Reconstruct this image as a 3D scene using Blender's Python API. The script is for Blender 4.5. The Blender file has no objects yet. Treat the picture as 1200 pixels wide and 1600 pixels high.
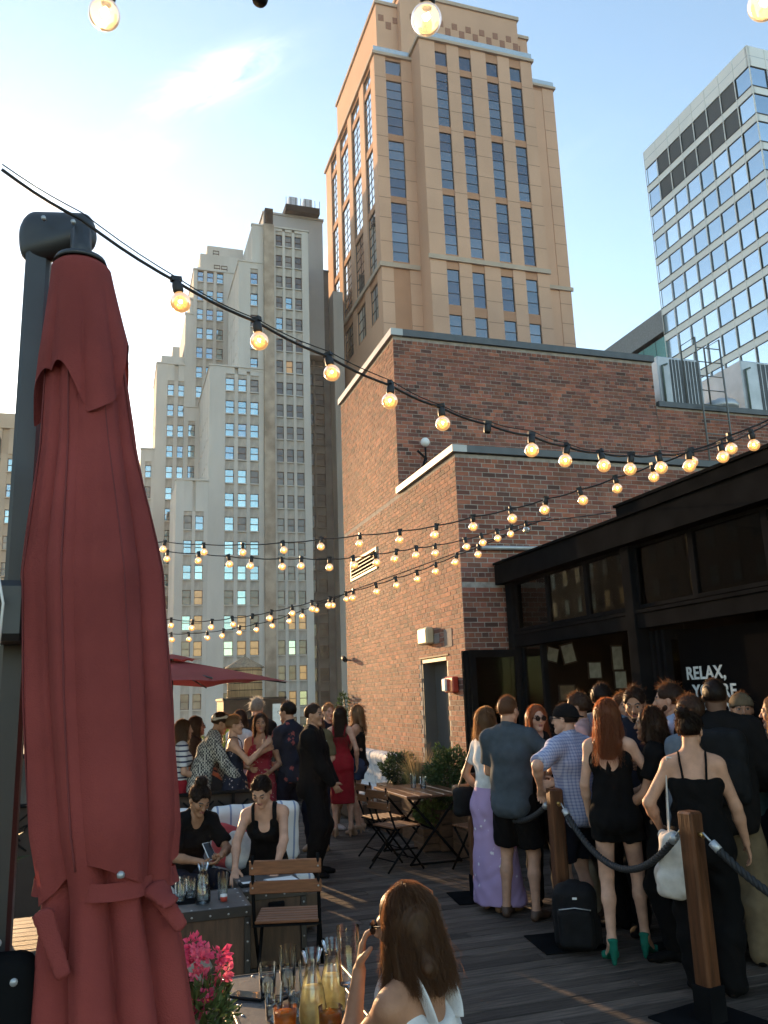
import bpy, bmesh, math, random
import numpy as np
from mathutils import Vector, Matrix
random.seed(7); RNG = np.random.default_rng(7)
R = math.radians; sin, cos, pi = math.sin, math.cos, math.pi
SC = bpy.context.scene
COL = SC.collection

# ---------------------------------------------------------------- camera, sky, sun, exposure
YAW, PITCH, ROLL = R(18.08), R(12.59), R(2.013)
fw = Vector((sin(YAW)*cos(PITCH), cos(YAW)*cos(PITCH), sin(PITCH)))
r0 = Vector((cos(YAW), -sin(YAW), 0)); u0 = r0.cross(fw)
rv = cos(ROLL)*r0 - sin(ROLL)*u0; uv = cos(ROLL)*u0 + sin(ROLL)*r0
cam = bpy.data.cameras.new('camera'); cam_o = bpy.data.objects.new('camera', cam); COL.objects.link(cam_o)
mw = Matrix.Identity(4)
for i in range(3): mw[i][0], mw[i][1], mw[i][2] = rv[i], uv[i], -fw[i]
mw[2][3] = 1.8
cam_o.matrix_world = mw
cam.sensor_fit = 'VERTICAL'; cam.sensor_height = 36; cam.lens = 36*1296.46/1600
cam.clip_start = 0.05; cam.clip_end = 6000
SC.camera = cam_o

SUN_AZ, SUN_EL = R(12.8), R(8.5)            # azimuth from +Y towards -X, low evening sun
sdir = Vector((-sin(SUN_AZ)*cos(SUN_EL), cos(SUN_AZ)*cos(SUN_EL), sin(SUN_EL)))
W = bpy.data.worlds.new('World'); SC.world = W; W.use_nodes = True
nt = W.node_tree; nt.nodes.clear()
def N(t, typ, **kw):
    n = t.nodes.new(typ)
    for k, v in kw.items(): setattr(n, k, v)
    return n
sky = N(nt, 'ShaderNodeTexSky'); sky.sky_type = 'NISHITA'; sky.sun_disc = False
sky.sun_elevation = SUN_EL; sky.sun_rotation = -SUN_AZ; sky.altitude = 50
sky.air_density = 1.0; sky.dust_density = 0.45; sky.ozone_density = 1.0
tc = N(nt, 'ShaderNodeTexCoord')
# thin wind-drawn cirrus: stretched noise seen through two soft patches of the sky
def wisp(axis, along, size_a, size_b, strength):
    axis = Vector(axis).normalized(); along = Vector(along); along = (along-axis*along.dot(axis)).normalized(); across = axis.cross(along)
    def dot(v):
        d = N(nt, 'ShaderNodeVectorMath', operation='DOT_PRODUCT'); nt.links.new(tc.outputs['Generated'], d.inputs[0]); d.inputs[1].default_value = v; return d.outputs['Value']
    def mth(op, a, b=None):
        m = N(nt, 'ShaderNodeMath', operation=op)
        for i, q in enumerate((a, b)):
            if q is None: continue
            if isinstance(q, (int, float)): m.inputs[i].default_value = q
            else: nt.links.new(q, m.inputs[i])
        return m.outputs[0]
    ua, ub, uc = dot(along), dot(across), dot(axis)
    ga = mth('MULTIPLY', ua, 1/size_a); gb = mth('MULTIPLY', ub, 1/size_b)
    r2 = mth('ADD', mth('MULTIPLY', ga, ga), mth('MULTIPLY', gb, gb))
    fall = mth('POWER', 2.718, mth('MULTIPLY', r2, -1.0))
    cmb = N(nt, 'ShaderNodeCombineXYZ'); nt.links.new(mth('MULTIPLY', ua, 9.0), cmb.inputs[0]); nt.links.new(mth('MULTIPLY', ub, 30.0), cmb.inputs[1])
    nz = N(nt, 'ShaderNodeTexNoise'); nz.inputs['Scale'].default_value = 1.3; nz.inputs['Detail'].default_value = 7; nz.inputs['Roughness'].default_value = .62; nz.inputs['Distortion'].default_value = .6
    nt.links.new(cmb.outputs[0], nz.inputs['Vector'])
    body = mth('MAXIMUM', mth('MULTIPLY', mth('SUBTRACT', nz.outputs['Fac'], .34), 2.4), 0.0)
    pos = mth('GREATER_THAN', uc, 0.0)
    return mth('MULTIPLY', mth('MULTIPLY', mth('MULTIPLY', fall, body), pos), strength)
def pixdir(x, y): return fw + rv*((x-600)/1296.46) - uv*((y-800)/1296.46)
w1 = wisp((-.092, .842, .53), (.075, .06, .085), .085, .02, .95)
w2 = wisp((.082, .762, .640), (.075, .02, .07), .06, .018, .5)
w3 = wisp((.20, .84, .46), (.12, .0, .08), .22, .03, .14)
def addf(a, b):
    m = N(nt, 'ShaderNodeMath', operation='ADD'); nt.links.new(a, m.inputs[0]); nt.links.new(b, m.inputs[1]); return m.outputs[0]
cl = addf(addf(w1, w2), w3)
mixc = N(nt, 'ShaderNodeMix', data_type='RGBA', blend_type='MIX'); mixc.clamp_factor = True
nt.links.new(cl, mixc.inputs[0]); nt.links.new(sky.outputs[0], mixc.inputs[6]); mixc.inputs[7].default_value = (8.5, 8.0, 7.2, 1)
bg = N(nt, 'ShaderNodeBackground'); bg.inputs[1].default_value = 0.15
nt.links.new(mixc.outputs[2], bg.inputs[0])
wo = N(nt, 'ShaderNodeOutputWorld'); nt.links.new(bg.outputs[0], wo.inputs[0])

sl = bpy.data.lights.new('sun', 'SUN'); sl.energy = 3.1; sl.angle = R(0.6); sl.color = (1.0, .63, .32)
so = bpy.data.objects.new('sun', sl); COL.objects.link(so); so.rotation_euler = sdir.to_track_quat('Z', 'Y').to_euler(); so.location = (0, 0, 60)
SC.view_settings.view_transform = 'Standard'; SC.view_settings.look = 'None'; SC.view_settings.exposure = 1.75; SC.view_settings.gamma = 1
SC.view_settings.use_curve_mapping = False
SC.cycles.max_bounces = 8; SC.cycles.transparent_max_bounces = 12; SC.cycles.caustics_reflective = False; SC.cycles.caustics_refractive = False
SC.cycles.use_denoising = True; SC.cycles.sample_clamp_indirect = 6

# ---------------------------------------------------------------- helpers
def tag(o, label=None, cat=None, group=None, kind=None):
    if label: o['label'] = label
    if cat: o['category'] = cat
    if group: o['group'] = group
    if kind: o['kind'] = kind
    return o
def empty(name, loc=(0, 0, 0), rz=0, parent=None):
    o = bpy.data.objects.new(name, None); COL.objects.link(o); o.location = loc; o.rotation_euler = (0, 0, rz); o.empty_display_size = .1
    if parent: o.parent = parent
    return o
def thing(name, label, cat, loc=(0, 0, 0), rz=0, group=None): return tag(empty(name, loc, rz), label, cat, group)
def link(name, me, parent=None, loc=None, rz=None):
    o = bpy.data.objects.new(name, me); COL.objects.link(o)
    if parent: o.parent = parent
    if loc is not None: o.location = loc
    if rz is not None: o.rotation_euler = (0, 0, rz)
    return o
def copy_tree(o, parent=None):
    c = o.copy(); COL.objects.link(c); c.parent = parent
    for ch in list(o.children): copy_tree(ch, c)
    return c

MATS = {}
def mat(name, col, rough=.6, metal=0., var=.12, scale=6., bump=0., bscale=60., spec=.5, stretch=None, emit=None, estr=0., trans=0., isl=0., objr=0., col2=None, coat=0., alpha=None, ior=1.45, sheen=0., transl=0., tcol=None):
    """principled material: base colour with noise variation, optional bump, per-island / per-object tint"""
    m = bpy.data.materials.new(name); m.use_nodes = True; t = m.node_tree; L = t.links.new
    b = t.nodes['Principled BSDF']; MATS[name] = m
    b.inputs['Roughness'].default_value = rough; b.inputs['Metallic'].default_value = metal; b.inputs['Specular IOR Level'].default_value = spec
    b.inputs['IOR'].default_value = ior
    if trans: b.inputs['Transmission Weight'].default_value = trans
    if coat: b.inputs['Coat Weight'].default_value = coat
    if sheen: b.inputs['Sheen Weight'].default_value = sheen; b.inputs['Sheen Roughness'].default_value = .5
    if emit: b.inputs['Emission Color'].default_value = (*emit, 1); b.inputs['Emission Strength'].default_value = estr
    if alpha is not None: b.inputs['Alpha'].default_value = alpha
    c = N(t, 'ShaderNodeTexCoord'); src = c.outputs['Object']
    if stretch:
        mp = N(t, 'ShaderNodeMapping'); mp.inputs['Scale'].default_value = stretch; L(src, mp.inputs[0]); src = mp.outputs[0]
    c2 = col2 or tuple(min(1, q*(1+var)) for q in col); c1 = col if col2 else tuple(q*(1-var) for q in col)
    nz = N(t, 'ShaderNodeTexNoise'); nz.inputs['Scale'].default_value = scale; nz.inputs['Detail'].default_value = 5; L(src, nz.inputs['Vector'])
    fac = nz.outputs['Fac']
    rp = N(t, 'ShaderNodeValToRGB'); rp.color_ramp.elements[0].position = .32; rp.color_ramp.elements[1].position = .68
    rp.color_ramp.elements[0].color = (*c1, 1); rp.color_ramp.elements[1].color = (*c2, 1); L(fac, rp.inputs[0])
    out = rp.outputs[0]
    if isl or objr:
        g = N(t, 'ShaderNodeNewGeometry'); oi = N(t, 'ShaderNodeObjectInfo')
        a = N(t, 'ShaderNodeMath', operation='ADD'); L(g.outputs['Random Per Island'], a.inputs[0]); L(oi.outputs['Random'], a.inputs[1])
        fr = N(t, 'ShaderNodeMath', operation='FRACT'); L(a.outputs[0], fr.inputs[0])
        mr = N(t, 'ShaderNodeMapRange'); mr.inputs[3].default_value = 1-max(isl, objr); mr.inputs[4].default_value = 1+max(isl, objr); L(fr.outputs[0], mr.inputs[0])
        hs = N(t, 'ShaderNodeHueSaturation'); L(out, hs.inputs['Color']); L(mr.outputs[0], hs.inputs['Value']); out = hs.outputs[0]
        m['tint'] = 1
    L(out, b.inputs['Base Color'])
    if bump:
        n2 = N(t, 'ShaderNodeTexNoise'); n2.inputs['Scale'].default_value = bscale; n2.inputs['Detail'].default_value = 6; L(src, n2.inputs['Vector'])
        bp = N(t, 'ShaderNodeBump'); bp.inputs['Strength'].default_value = bump; bp.inputs['Distance'].default_value = .02; L(n2.outputs['Fac'], bp.inputs['Height']); L(bp.outputs[0], b.inputs['Normal'])
    if transl:
        tr = N(t, 'ShaderNodeBsdfTranslucent'); (L(out, tr.inputs['Color']) if tcol is None else setattr(tr.inputs['Color'], 'default_value', (*tcol, 1))); mx = N(t, 'ShaderNodeMixShader'); mx.inputs[0].default_value = transl
        L(b.outputs[0], mx.inputs[1]); L(tr.outputs[0], mx.inputs[2]); L(mx.outputs[0], t.nodes['Material Output'].inputs['Surface'])
    return m

class MB:
    """collects shapes, builds ONE mesh object"""
    def __init__(s): s.v = []; s.f = []; s.m = []; s.sm = []
    def add(s, vs, fs, mi=0, smooth=False):
        o = len(s.v); s.v.extend([tuple(v) for v in vs]); s.f.extend([tuple(i+o for i in f) for f in fs]); s.m.extend([mi]*len(fs)); s.sm.extend([smooth]*len(fs)); return s
    def box(s, a, b, mi=0, M=None):
        x0, y0, z0 = a; x1, y1, z1 = b
        vs = [(x0,y0,z0),(x1,y0,z0),(x1,y1,z0),(x0,y1,z0),(x0,y0,z1),(x1,y0,z1),(x1,y1,z1),(x0,y1,z1)]
        if M is not None: vs = [M @ Vector(v) for v in vs]
        return s.add(vs, [(0,3,2,1),(4,5,6,7),(0,1,5,4),(1,2,6,5),(2,3,7,6),(3,0,4,7)], mi)
    def cbox(s, c, d, mi=0, M=None):
        return s.box([c[i]-d[i]/2 for i in range(3)], [c[i]+d[i]/2 for i in range(3)], mi, M)
    def bbox(s, a, b, bev, mi=0, M=None):
        """box with chamfered edges"""
        x0, y0, z0 = a; x1, y1, z1 = b; vs = []; 
        for sx in (0, 1):
            for sy in (0, 1):
                for sz in (0, 1):
                    X = x1 if sx else x0; Y = y1 if sy else y0; Z = z1 if sz else z0
                    ix = -bev if sx else bev; iy = -bev if sy else bev; iz = -bev if sz else bev
                    vs += [(X, Y+iy, Z+iz), (X+ix, Y, Z+iz), (X+ix, Y+iy, Z)]
        if M is not None: vs = [M @ Vector(v) for v in vs]
        I = lambda sx, sy, sz, k: (sx*4+sy*2+sz)*3+k
        fs = []
        fs += [(I(0,0,0,0),I(0,0,1,0),I(0,1,1,0),I(0,1,0,0)), (I(1,0,0,0),I(1,1,0,0),I(1,1,1,0),I(1,0,1,0))]
        fs += [(I(0,0,0,1),I(1,0,0,1),I(1,0,1,1),I(0,0,1,1)), (I(0,1,0,1),I(0,1,1,1),I(1,1,1,1),I(1,1,0,1))]
        fs += [(I(0,0,0,2),I(0,1,0,2),I(1,1,0,2),I(1,0,0,2)), (I(0,0,1,2),I(1,0,1,2),I(1,1,1,2),I(0,1,1,2))]
        for p in (0, 1):
            for q in (0, 1):
                fs += [(I(p,q,0,0),I(p,q,0,1),I(p,q,1,1),I(p,q,1,0)), (I(p,0,q,0),I(p,0,q,2),I(p,1,q,2),I(p,1,q,0)), (I(0,p,q,1),I(0,p,q,2),I(1,p,q,2),I(1,p,q,1))]
                for w in (0, 1): fs.append((I(p,q,w,0),I(p,q,w,1),I(p,q,w,2)))
        return s.add(vs, fs, mi)
    def tube(s, pts, rad, n=8, mi=0, cap=True, smooth=True, flat=1.0):
        pts = [Vector(p) for p in pts]; k = len(pts); rad = rad if hasattr(rad, '__len__') else [rad]*k
        vs = []; fs = []; prev = None
        for i, p in enumerate(pts):
            d = (pts[min(i+1, k-1)]-pts[max(i-1, 0)]); d = d.normalized() if d.length > 1e-9 else Vector((0, 0, 1))
            if prev is None: a = d.orthogonal().normalized() if abs(d.z) > .99 else Vector((0, 0, 1)).cross(d).normalized()
            else: a = (prev-d*prev.dot(d)).normalized()
            prev = a; b = d.cross(a)
            for j in range(n):
                t = 2*pi*j/n; vs.append(p+(a*cos(t)+b*sin(t)*flat)*rad[i])
        for i in range(k-1):
            for j in range(n): fs.append((i*n+j, i*n+(j+1) % n, (i+1)*n+(j+1) % n, (i+1)*n+j))
        if cap: fs += [tuple(range(n))[::-1], tuple(range((k-1)*n, k*n))]
        return s.add(vs, fs, mi, smooth)
    def lathe(s, prof, n=20, c=(0, 0, 0), mi=0, smooth=True):
        vs = []; fs = []; k = len(prof)
        for r, z in prof:
            for j in range(n): t = 2*pi*j/n; vs.append((c[0]+r*cos(t), c[1]+r*sin(t), c[2]+z))
        for i in range(k-1):
            for j in range(n): fs.append((i*n+j, i*n+(j+1) % n, (i+1)*n+(j+1) % n, (i+1)*n+j))
        return s.add(vs, fs, mi, smooth)
    def mesh(s, name, mats):
        me = bpy.data.meshes.new(name); me.from_pydata(s.v, [], s.f)
        for m in (mats if isinstance(mats, (list, tuple)) else [mats]): me.materials.append(m)
        me.polygons.foreach_set('material_index', s.m); me.polygons.foreach_set('use_smooth', s.sm); me.update(); return me
    def build(s, name, mats, parent=None, loc=None, rz=None): return link(name, s.mesh(name, mats), parent, loc, rz)

# ---------------------------------------------------------------- materials of the setting
brick_m = mat('brick', (.235, .10, .068), .85, var=.22, scale=9, isl=.32, bump=.35, bscale=90)
def brick_tones(m):   # a share of the bricks is burnt dark purple-brown or plum
    t = m.node_tree; hs = [n for n in t.nodes if n.type == 'HUE_SAT'][0]; fr = [n for n in t.nodes if n.type == 'MATH' and n.operation == 'FRACT'][0]
    ml = N(t, 'ShaderNodeMath', operation='MULTIPLY'); ml.inputs[1].default_value = 7.31; t.links.new(fr.outputs[0], ml.inputs[0])
    f2 = N(t, 'ShaderNodeMath', operation='FRACT'); t.links.new(ml.outputs[0], f2.inputs[0])
    rp = N(t, 'ShaderNodeValToRGB'); e = rp.color_ramp.elements; rp.color_ramp.interpolation = 'CONSTANT'
    e[0].color = (.78, .72, .80, 1); e[1].position = .25; e[1].color = (1, .95, .92, 1)
    for p, c in ((.55, (1.2, 1.0, .88, 1)), (.78, (.46, .52, .62, 1)), (.86, (1.05, .86, .86, 1))):
        q = e.new(p); q.color = c
    t.links.new(f2.outputs[0], rp.inputs[0])
    mx = N(t, 'ShaderNodeMix', data_type='RGBA', blend_type='MULTIPLY'); mx.inputs[0].default_value = 1
    t.links.new(hs.outputs[0], mx.inputs[6]); t.links.new(rp.outputs[0], mx.inputs[7]); t.links.new(mx.outputs[2], t.nodes['Principled BSDF'].inputs['Base Color'])
brick_tones(brick_m)
mortar_m = mat('mortar', (.34, .30, .265), .95, var=.2, scale=14, bump=.4, bscale=120)
coping_m = mat('coping_metal', (.40, .40, .39), .5, .3, var=.1, scale=2)
steel_m = mat('black_steel', (.007, .0075, .0085), .5, var=.3, scale=5, bump=.05, bscale=30, spec=.06)
steel2_m = mat('black_paint', (.012, .0125, .014), .6, var=.3, scale=4, spec=.08)
deck_m = mat('deck_wood', (.070, .054, .044), .66, var=.55, scale=3, stretch=(1.0, 14, 14), bump=.6, bscale=11, objr=.5, spec=.3)
joist_m = mat('deck_joist', (.012, .010, .009), .9)
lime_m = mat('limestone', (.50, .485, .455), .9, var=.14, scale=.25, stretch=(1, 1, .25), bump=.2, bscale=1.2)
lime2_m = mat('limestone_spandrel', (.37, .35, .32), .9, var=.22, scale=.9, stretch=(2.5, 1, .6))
lime3_m = mat('dark_grey_stone', (.125, .125, .125), .9, var=.25, scale=.4)  # plain dark grey stone
limeb_m = mat('chimney_stone', (.33, .275, .22), .9, var=.35, scale=.5)
wframe_m = mat('window_frame_brown', (.055, .035, .03), .6)
gl_sky = [mat('glass_clear_%d' % i, c, .06, .85, var=.12, scale=.4) for i, c in enumerate([(.25, .36, .39), (.30, .41, .43), (.20, .29, .34)])]
gl_dark = [mat('glass_dim_%d' % i, c, .12, .0, var=.3, scale=.7, spec=.7) for i, c in enumerate([(.05, .055, .06), (.09, .09, .085), (.15, .15, .14)])]
gl_warm = mat('glass_warm_glow', (.12, .09, .05), .15, var=.4, scale=1.2, emit=(1, .60, .24), estr=.10)  # faint emission put in for warm reflections; lit rooms in the brick block
tan_m = mat('tan_precast', (.58, .36, .245), .85, var=.08, scale=.12, bump=.05, bscale=2)
tan2_m = mat('tan_spandrel', (.44, .235, .14), .85, var=.08, scale=.3)
tanc_m = mat('pale_cornice', (.46, .37, .29), .8, var=.1, scale=.3)
tseam_m = mat('panel_joint', (.30, .19, .13), .9)
tgl_m = [mat('tower_glass_%d' % i, c, .05, .9, var=.06, scale=.3) for i, c in enumerate([(.145, .165, .18), (.175, .195, .21), (.115, .13, .15)])]
tgl2_m = mat('tower_glass_bright', (.72, .74, .72), .04, .95, var=.05)
mull_m = mat('dark_mullion', (.035, .035, .04), .5, .3)
cw_m = mat('white_panel', (.80, .79, .76), .5, var=.05, scale=.2)
cgl_m = [mat('curtain_glass_%d' % i, c, .03, .95, var=.05, scale=.2) for i, c in enumerate([(.46, .54, .60), (.53, .61, .66), (.38, .46, .52)])]
clv_m = mat('dark_louvre', (.095, .10, .105), .7, var=.1)
stone_far_m = mat('far_stone', (.42, .33, .25), .9, var=.12, scale=.15)
door_m = mat('grey_door_paint', (.075, .078, .078), .55, var=.08, scale=3)
cream_m = mat('cream_plastic', (.55, .44, .28), .6)
red_m = mat('red_alarm_plastic', (.42, .05, .03), .45)
white_m = mat('white_paint', (.72, .72, .70), .5)
galv_m = mat('galvanised_metal', (.42, .44, .46), .45, .5, var=.12, scale=3)
# ---------------------------------------------------------------- ground, terrace
g = MB(); g.box((-2500, -2500, -46), (2500, 2500, -45)); tag(g.build('ground', mat('street_ground', (.06, .06, .06), .9, scale=.05)), kind='structure')
tb = thing('terrace_building', 'building below that carries the rooftop terrace', 'building', (0, 0, -45))
MB().box((-8, -6, -44.99), (14, 16.6, -.14)).build('wall', lime3_m, tb, (0, 0, 45))
deck = MB().box((-7, -5.5, -.13), (4.95, 16.3, -.045)).build('deck', joist_m); tag(deck, kind='structure')
PB = .142
def board_mesh(L):
    b = MB().bbox((-L/2, -.067, -.03), (L/2, .067, 0), .004)
    return b.mesh('board', deck_m)
lens = [2.2, 2.8, 3.4, 4.1]; bm_ = {L: board_mesh(L-.006) for L in lens}
rows = int((16.2-.4)/PB); nb = 0
for i in range(rows):
    y = .47+i*PB; x = -2.6-random.random()*1.6 - (1.2 if y > 9 else 0)
    while x < 4.85:
        L = random.choice(lens[1:]); 
        if x+L > -.6-.1*y*0 and x < 4.85:
            o = link('board', bm_[L], deck, (x+L/2, y, random.uniform(-.0035, .0))); o.rotation_euler = (random.uniform(-.006, .006), 0, random.choice((0, pi))); nb += 1
        x += L
# far terrace wall and its dark rail
tw = thing('terrace_wall', 'low dark parapet wall closing the far end of the terrace', 'wall', (0, 16.3, 0))
MB().box((-7, -.12, -.04), (4.1, .12, .98)).build('wall', mat('dark_render', (.06, .055, .05), .9, var=.3, scale=2), tw)
MB().box((-7.02, -.17, .982), (4.1, .17, 1.06)).build('coping', steel2_m, tw)

# ---------------------------------------------------------------- brick stair block
BX, BY0, BY1, BY2 = 4.19, 9.74, 12.04, 15.43
bb = thing('brick_building', 'stepped red brick rooftop building with grey metal copings beside the terrace', 'building', (BX, BY0, 0))
def bpart(mb, name, m, parent=None, kind=None):
    o = mb.build(name, m, parent or bb); o.location = (-BX, -BY0, 0) if not parent else (0, 0, 0)
    if kind: o['kind'] = kind
    return o
core = MB()
XI = BX+.3
core.box((XI, BY0+.0035, -.03), (9.6, BY1+.02, 4.92)); core.box((XI, BY1+.02, -.03), (9.6, BY2-.005, 4.95))
for y0, y1, z0, z1 in ((BY0+.0035, 10.36, -.03, 4.92), (10.36, 11.37, 2.318, 4.92), (11.37, BY1, -.03, 4.92), (BY1, 13.29, -.03, 4.95), (13.29, 14.95, -.03, 3.94), (13.29, 14.95, 4.31, 4.95), (14.95, BY2-.005, -.03, 4.95)): core.box((BX+.0035, y0, z0), (XI, y1, z1))
core.box((BX+.0035, BY1+.0035, 4.955), (9.19, BY2-.005, 7.62)); core.box((9.18, BY1+.0035, 4.7), (14, BY2-.2, 6.78))
core = bpart(core, 'mortar_core', mortar_m)
HC, LB, T = .0641, .192, .0098          # course, stretcher pitch, joint
bricks = []                              # (face, u, z, length)
def wall_bricks(face, u0, u1, z0, z1, holes=()):
    k0 = int(round(z0/HC)); k1 = int(z1/HC)
    for k in range(k0, k1):
        z = k*HC; header = (k % 6 == 3); pitch = LB*.5 if header else LB
        u = u0 - (0 if header else (LB*.5 if k % 2 else 0)) - (LB*.25 if header else 0)
        while u < u1-.01:
            a, b = max(u, u0), min(u+pitch, u1); u += pitch
            if b-a < .03: continue
            if any(h[0]-.01 < (a+b)/2 < h[1]+.01 and h[2]-.02 < z+HC/2 < h[3] for h in holes): continue
            bricks.append((face, a, z, b-a))
wall_bricks('L', BY0, BY2, 0, 4.93, [(10.36, 11.37, -1, 2.32), (13.29, 14.95, 3.94, 4.31)])
wall_bricks('L', BY1, BY2, 4.935, 7.62)
wall_bricks('N', BX, 4.9, 0, 3.2); wall_bricks('N', BX, 9.4, 3.2, 4.93)
wall_bricks('F', BX, 9.19, 4.935, 7.62); wall_bricks('F', 9.19, 13.6, 4.935, 6.76)
def brick_pos(b):
    f, u, z, l = b; c = u+l/2
    return {'L': (BX, c, z+HC/2), 'N': (c, BY0, z+HC/2), 'F': (c, BY1, z+HC/2)}[f]
def seen(b):
    p = brick_pos(b); d = Vector(p)-Vector((0, 0, 1.8)); vis = 1.0 if not (b[0] == 'L' and p[2] < 1.25) else .2
    n = Vector((-1, 0, 0)) if b[0] == 'L' else Vector((0, -1, 0))
    return b[3]*abs(d.normalized().dot(n))/d.length_squared*vis
bricks.sort(key=seen, reverse=True)
def brick_dims(b, jit=True):
    f, u, z, l = b; j = random.uniform(-.0012, .002); a, c = u+T/2, u+l-T/2; z0, z1 = z+T/2, z+HC-T/2
    if f == 'L': return (BX-j, a, z0), (BX+.06, c, z1)
    Y = BY0 if f == 'N' else BY1
    return (a, Y-j, z0), (c, Y+.06, z1)
bcache = {}
for b in bricks[:300]:
    key = (b[0] == 'L', round(b[3], 2))
    if key not in bcache:
        l = round(b[3], 2)-T; bcache[key] = (MB().bbox((0, -l/2, -HC/2+T/2), (.06, l/2, HC/2-T/2), .003) if key[0] else MB().bbox((-l/2, 0, -HC/2+T/2), (l/2, .06, HC/2-T/2), .003)).mesh('brick', brick_m)
    p = Vector(brick_pos(b)); p -= Vector((BX, BY0, 0)); p[0 if key[0] else 1] += random.uniform(-.002, .0012)
    o = link('brick', bcache[key], bb, p)
rest = MB()
for b in bricks[300:]: rest.box(*brick_dims(b))
bpart(rest, 'brick_mass', brick_m, kind='stuff')
cp = MB()
cp.box((BX-.05, BY0-.05, 4.935), (BX+.16, BY1, 5.03)); bpart(cp, 'coping', coping_m)
cp = MB(); cp.box((BX+.16, BY0-.05, 4.935), (9.6, BY0+.2, 5.03)); bpart(cp, 'coping', mat('coping_shade', (.085, .095, .105), .5, .2))  # same metal as the sunlit coping, with shade put into a darker colour
cp = MB(); cp.box((BX-.05, BY1-.05, 7.625), (BX+.16, BY2+.03, 7.74)); bpart(cp, 'coping', coping_m)
cp = MB(); cp.box((BX+.16, BY1-.05, 7.625), (9.22, BY1+.2, 7.74)); cp.box((9.224, BY1-.05, 6.77), (14, BY1+.2, 6.87)); bpart(cp, 'coping', MATS['coping_shade'])
# door: recessed pair of grey leaves with frame
dr = bpart(MB().box((BX+.01, 10.355, 0), (BX+.25, 10.40, 2.31)).box((BX+.01, 11.33, 0), (BX+.25, 11.375, 2.31)).box((BX+.01, 10.40, 2.255), (BX+.25, 11.33, 2.312)), 'door_frame', door_m)
for a, b_ in ((10.402, 10.863), (10.867, 11.328)):
    lf = bpart(MB().bbox((BX+.19, a, .01), (BX+.235, b_, 2.25), .006), 'door', door_m)
    if a < 10.5: bpart(MB().tube([(BX+.19, b_-.06, 1.03), (BX+.14, b_-.06, 1.03), (BX+.14, b_-.17, 1.03)], .009), 'handle', galv_m, lf)
bpart(MB().box((BX-.012, 10.3, 2.315), (BX+.05, 11.42, 2.335)), 'lintel', steel2_m)
bpart(MB().box((BX-.006, 10.6, 2.50), (BX+.02, 10.9, 2.62)).box((BX-.006, 10.15, 2.42), (BX+.02, 10.42, 2.66)), 'patched_panel', mat('grey_patch', (.2, .17, .16), .9, var=.2))
# wall vent: frame with louvre slats
vr = bpart(MB().box((BX-.02, 13.29, 3.94), (BX+.05, 13.34, 4.31)).box((BX-.02, 14.90, 3.94), (BX+.05, 14.95, 4.31)).box((BX-.02, 13.34, 3.94), (BX+.05, 14.90, 3.98)).box((BX-.02, 13.34, 4.27), (BX+.05, 14.90, 4.31)), 'vent_frame', cream_m)
bpart(MB().box((BX+.20, 13.29, 3.94), (BX+.21, 14.95, 4.31)), 'vent_backing', joist_m, vr).location = (0, 0, 0)
for k in range(4):
    z = 4.02+k*.066; bpart(MB().add([(BX-.02, 13.345, z-.012), (BX-.02, 14.895, z-.012), (BX+.045, 14.895, z+.03), (BX+.045, 13.345, z+.03), (BX-.02, 13.345, z), (BX-.02, 14.895, z), (BX+.045, 14.895, z+.042), (BX+.045, 13.345, z+.042)], [(0,1,2,3),(7,6,5,4),(0,4,5,1),(1,5,6,2),(2,6,7,3),(3,7,4,0)]), 'slat', cream_m, vr)
for c in vr.children: c.location = (0, 0, 0)
def wl(o):
    v = Vector((0, 0, 0))
    while o: v += o.location; o = o.parent
    return v
def wp(mb, name, m, parent, label=None):
    """part whose shape is given in world metres (parents unrotated)"""
    o = mb.build(name, m, parent); o.location = -wl(parent)
    if label: o['label'] = label
    return o
_SP = {}
def wsplit(mb, name, m, parent):
    """every box of the builder becomes a part of its own; alike boxes share mesh data"""
    ms_ = m if isinstance(m, (list, tuple)) else [m]; pw = wl(parent); out = []
    for i in range(0, len(mb.v), 8):
        vs = mb.v[i:i+8]; a = [min(v[k] for v in vs) for k in range(3)]; b = [max(v[k] for v in vs) for k in range(3)]
        mm = ms_[mb.m[i//8*6]]; d = tuple(round(b[k]-a[k], 3) for k in range(3)); key = (d, mm.name, name)
        if key not in _SP: _SP[key] = MB().cbox((0, 0, 0), d).mesh(name, mm)
        out.append(link(name, _SP[key], parent, Vector([(a[k]+b[k])/2 for k in range(3)])-pw))
    return out
# small things fixed to the brick building
t = thing('wall_light_box', 'small cream light box on the brick wall above the grey door', 'light', (BX, 10.97, 2.6)); wp(MB().bbox((BX-.12, 10.79, 2.5), (BX-.002, 11.15, 2.73), .02), 'housing', cream_m, t); wp(MB().box((BX-.124, 10.83, 2.53), (BX-.1205, 11.11, 2.70)), 'lens', mat('cream_lens', (.6, .5, .33), .35), t)
t = thing('fire_alarm', 'red fire alarm box on the brick wall beside the grey door', 'alarm', (BX, 10.14, 1.92)); wp(MB().bbox((BX-.09, 10.0, 1.83), (BX-.002, 10.29, 2.03), .015), 'box', red_m, t); wp(MB().bbox((BX-.13, 10.17, 1.85), (BX-.092, 10.28, 2.01), .01), 'strobe', white_m, t)
t = thing('security_camera', 'small security camera high on the far edge of the brick wall', 'camera', (BX, 15.2, 2.52)); wp(MB().tube([(BX, 15.2, 2.5), (BX-.1, 15.2, 2.52)], .015), 'bracket', galv_m, t); wp(MB().tube([(BX-.1, 15.3, 2.55), (BX-.13, 15.05, 2.5)], .045, 10), 'body', steel2_m, t)
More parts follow.
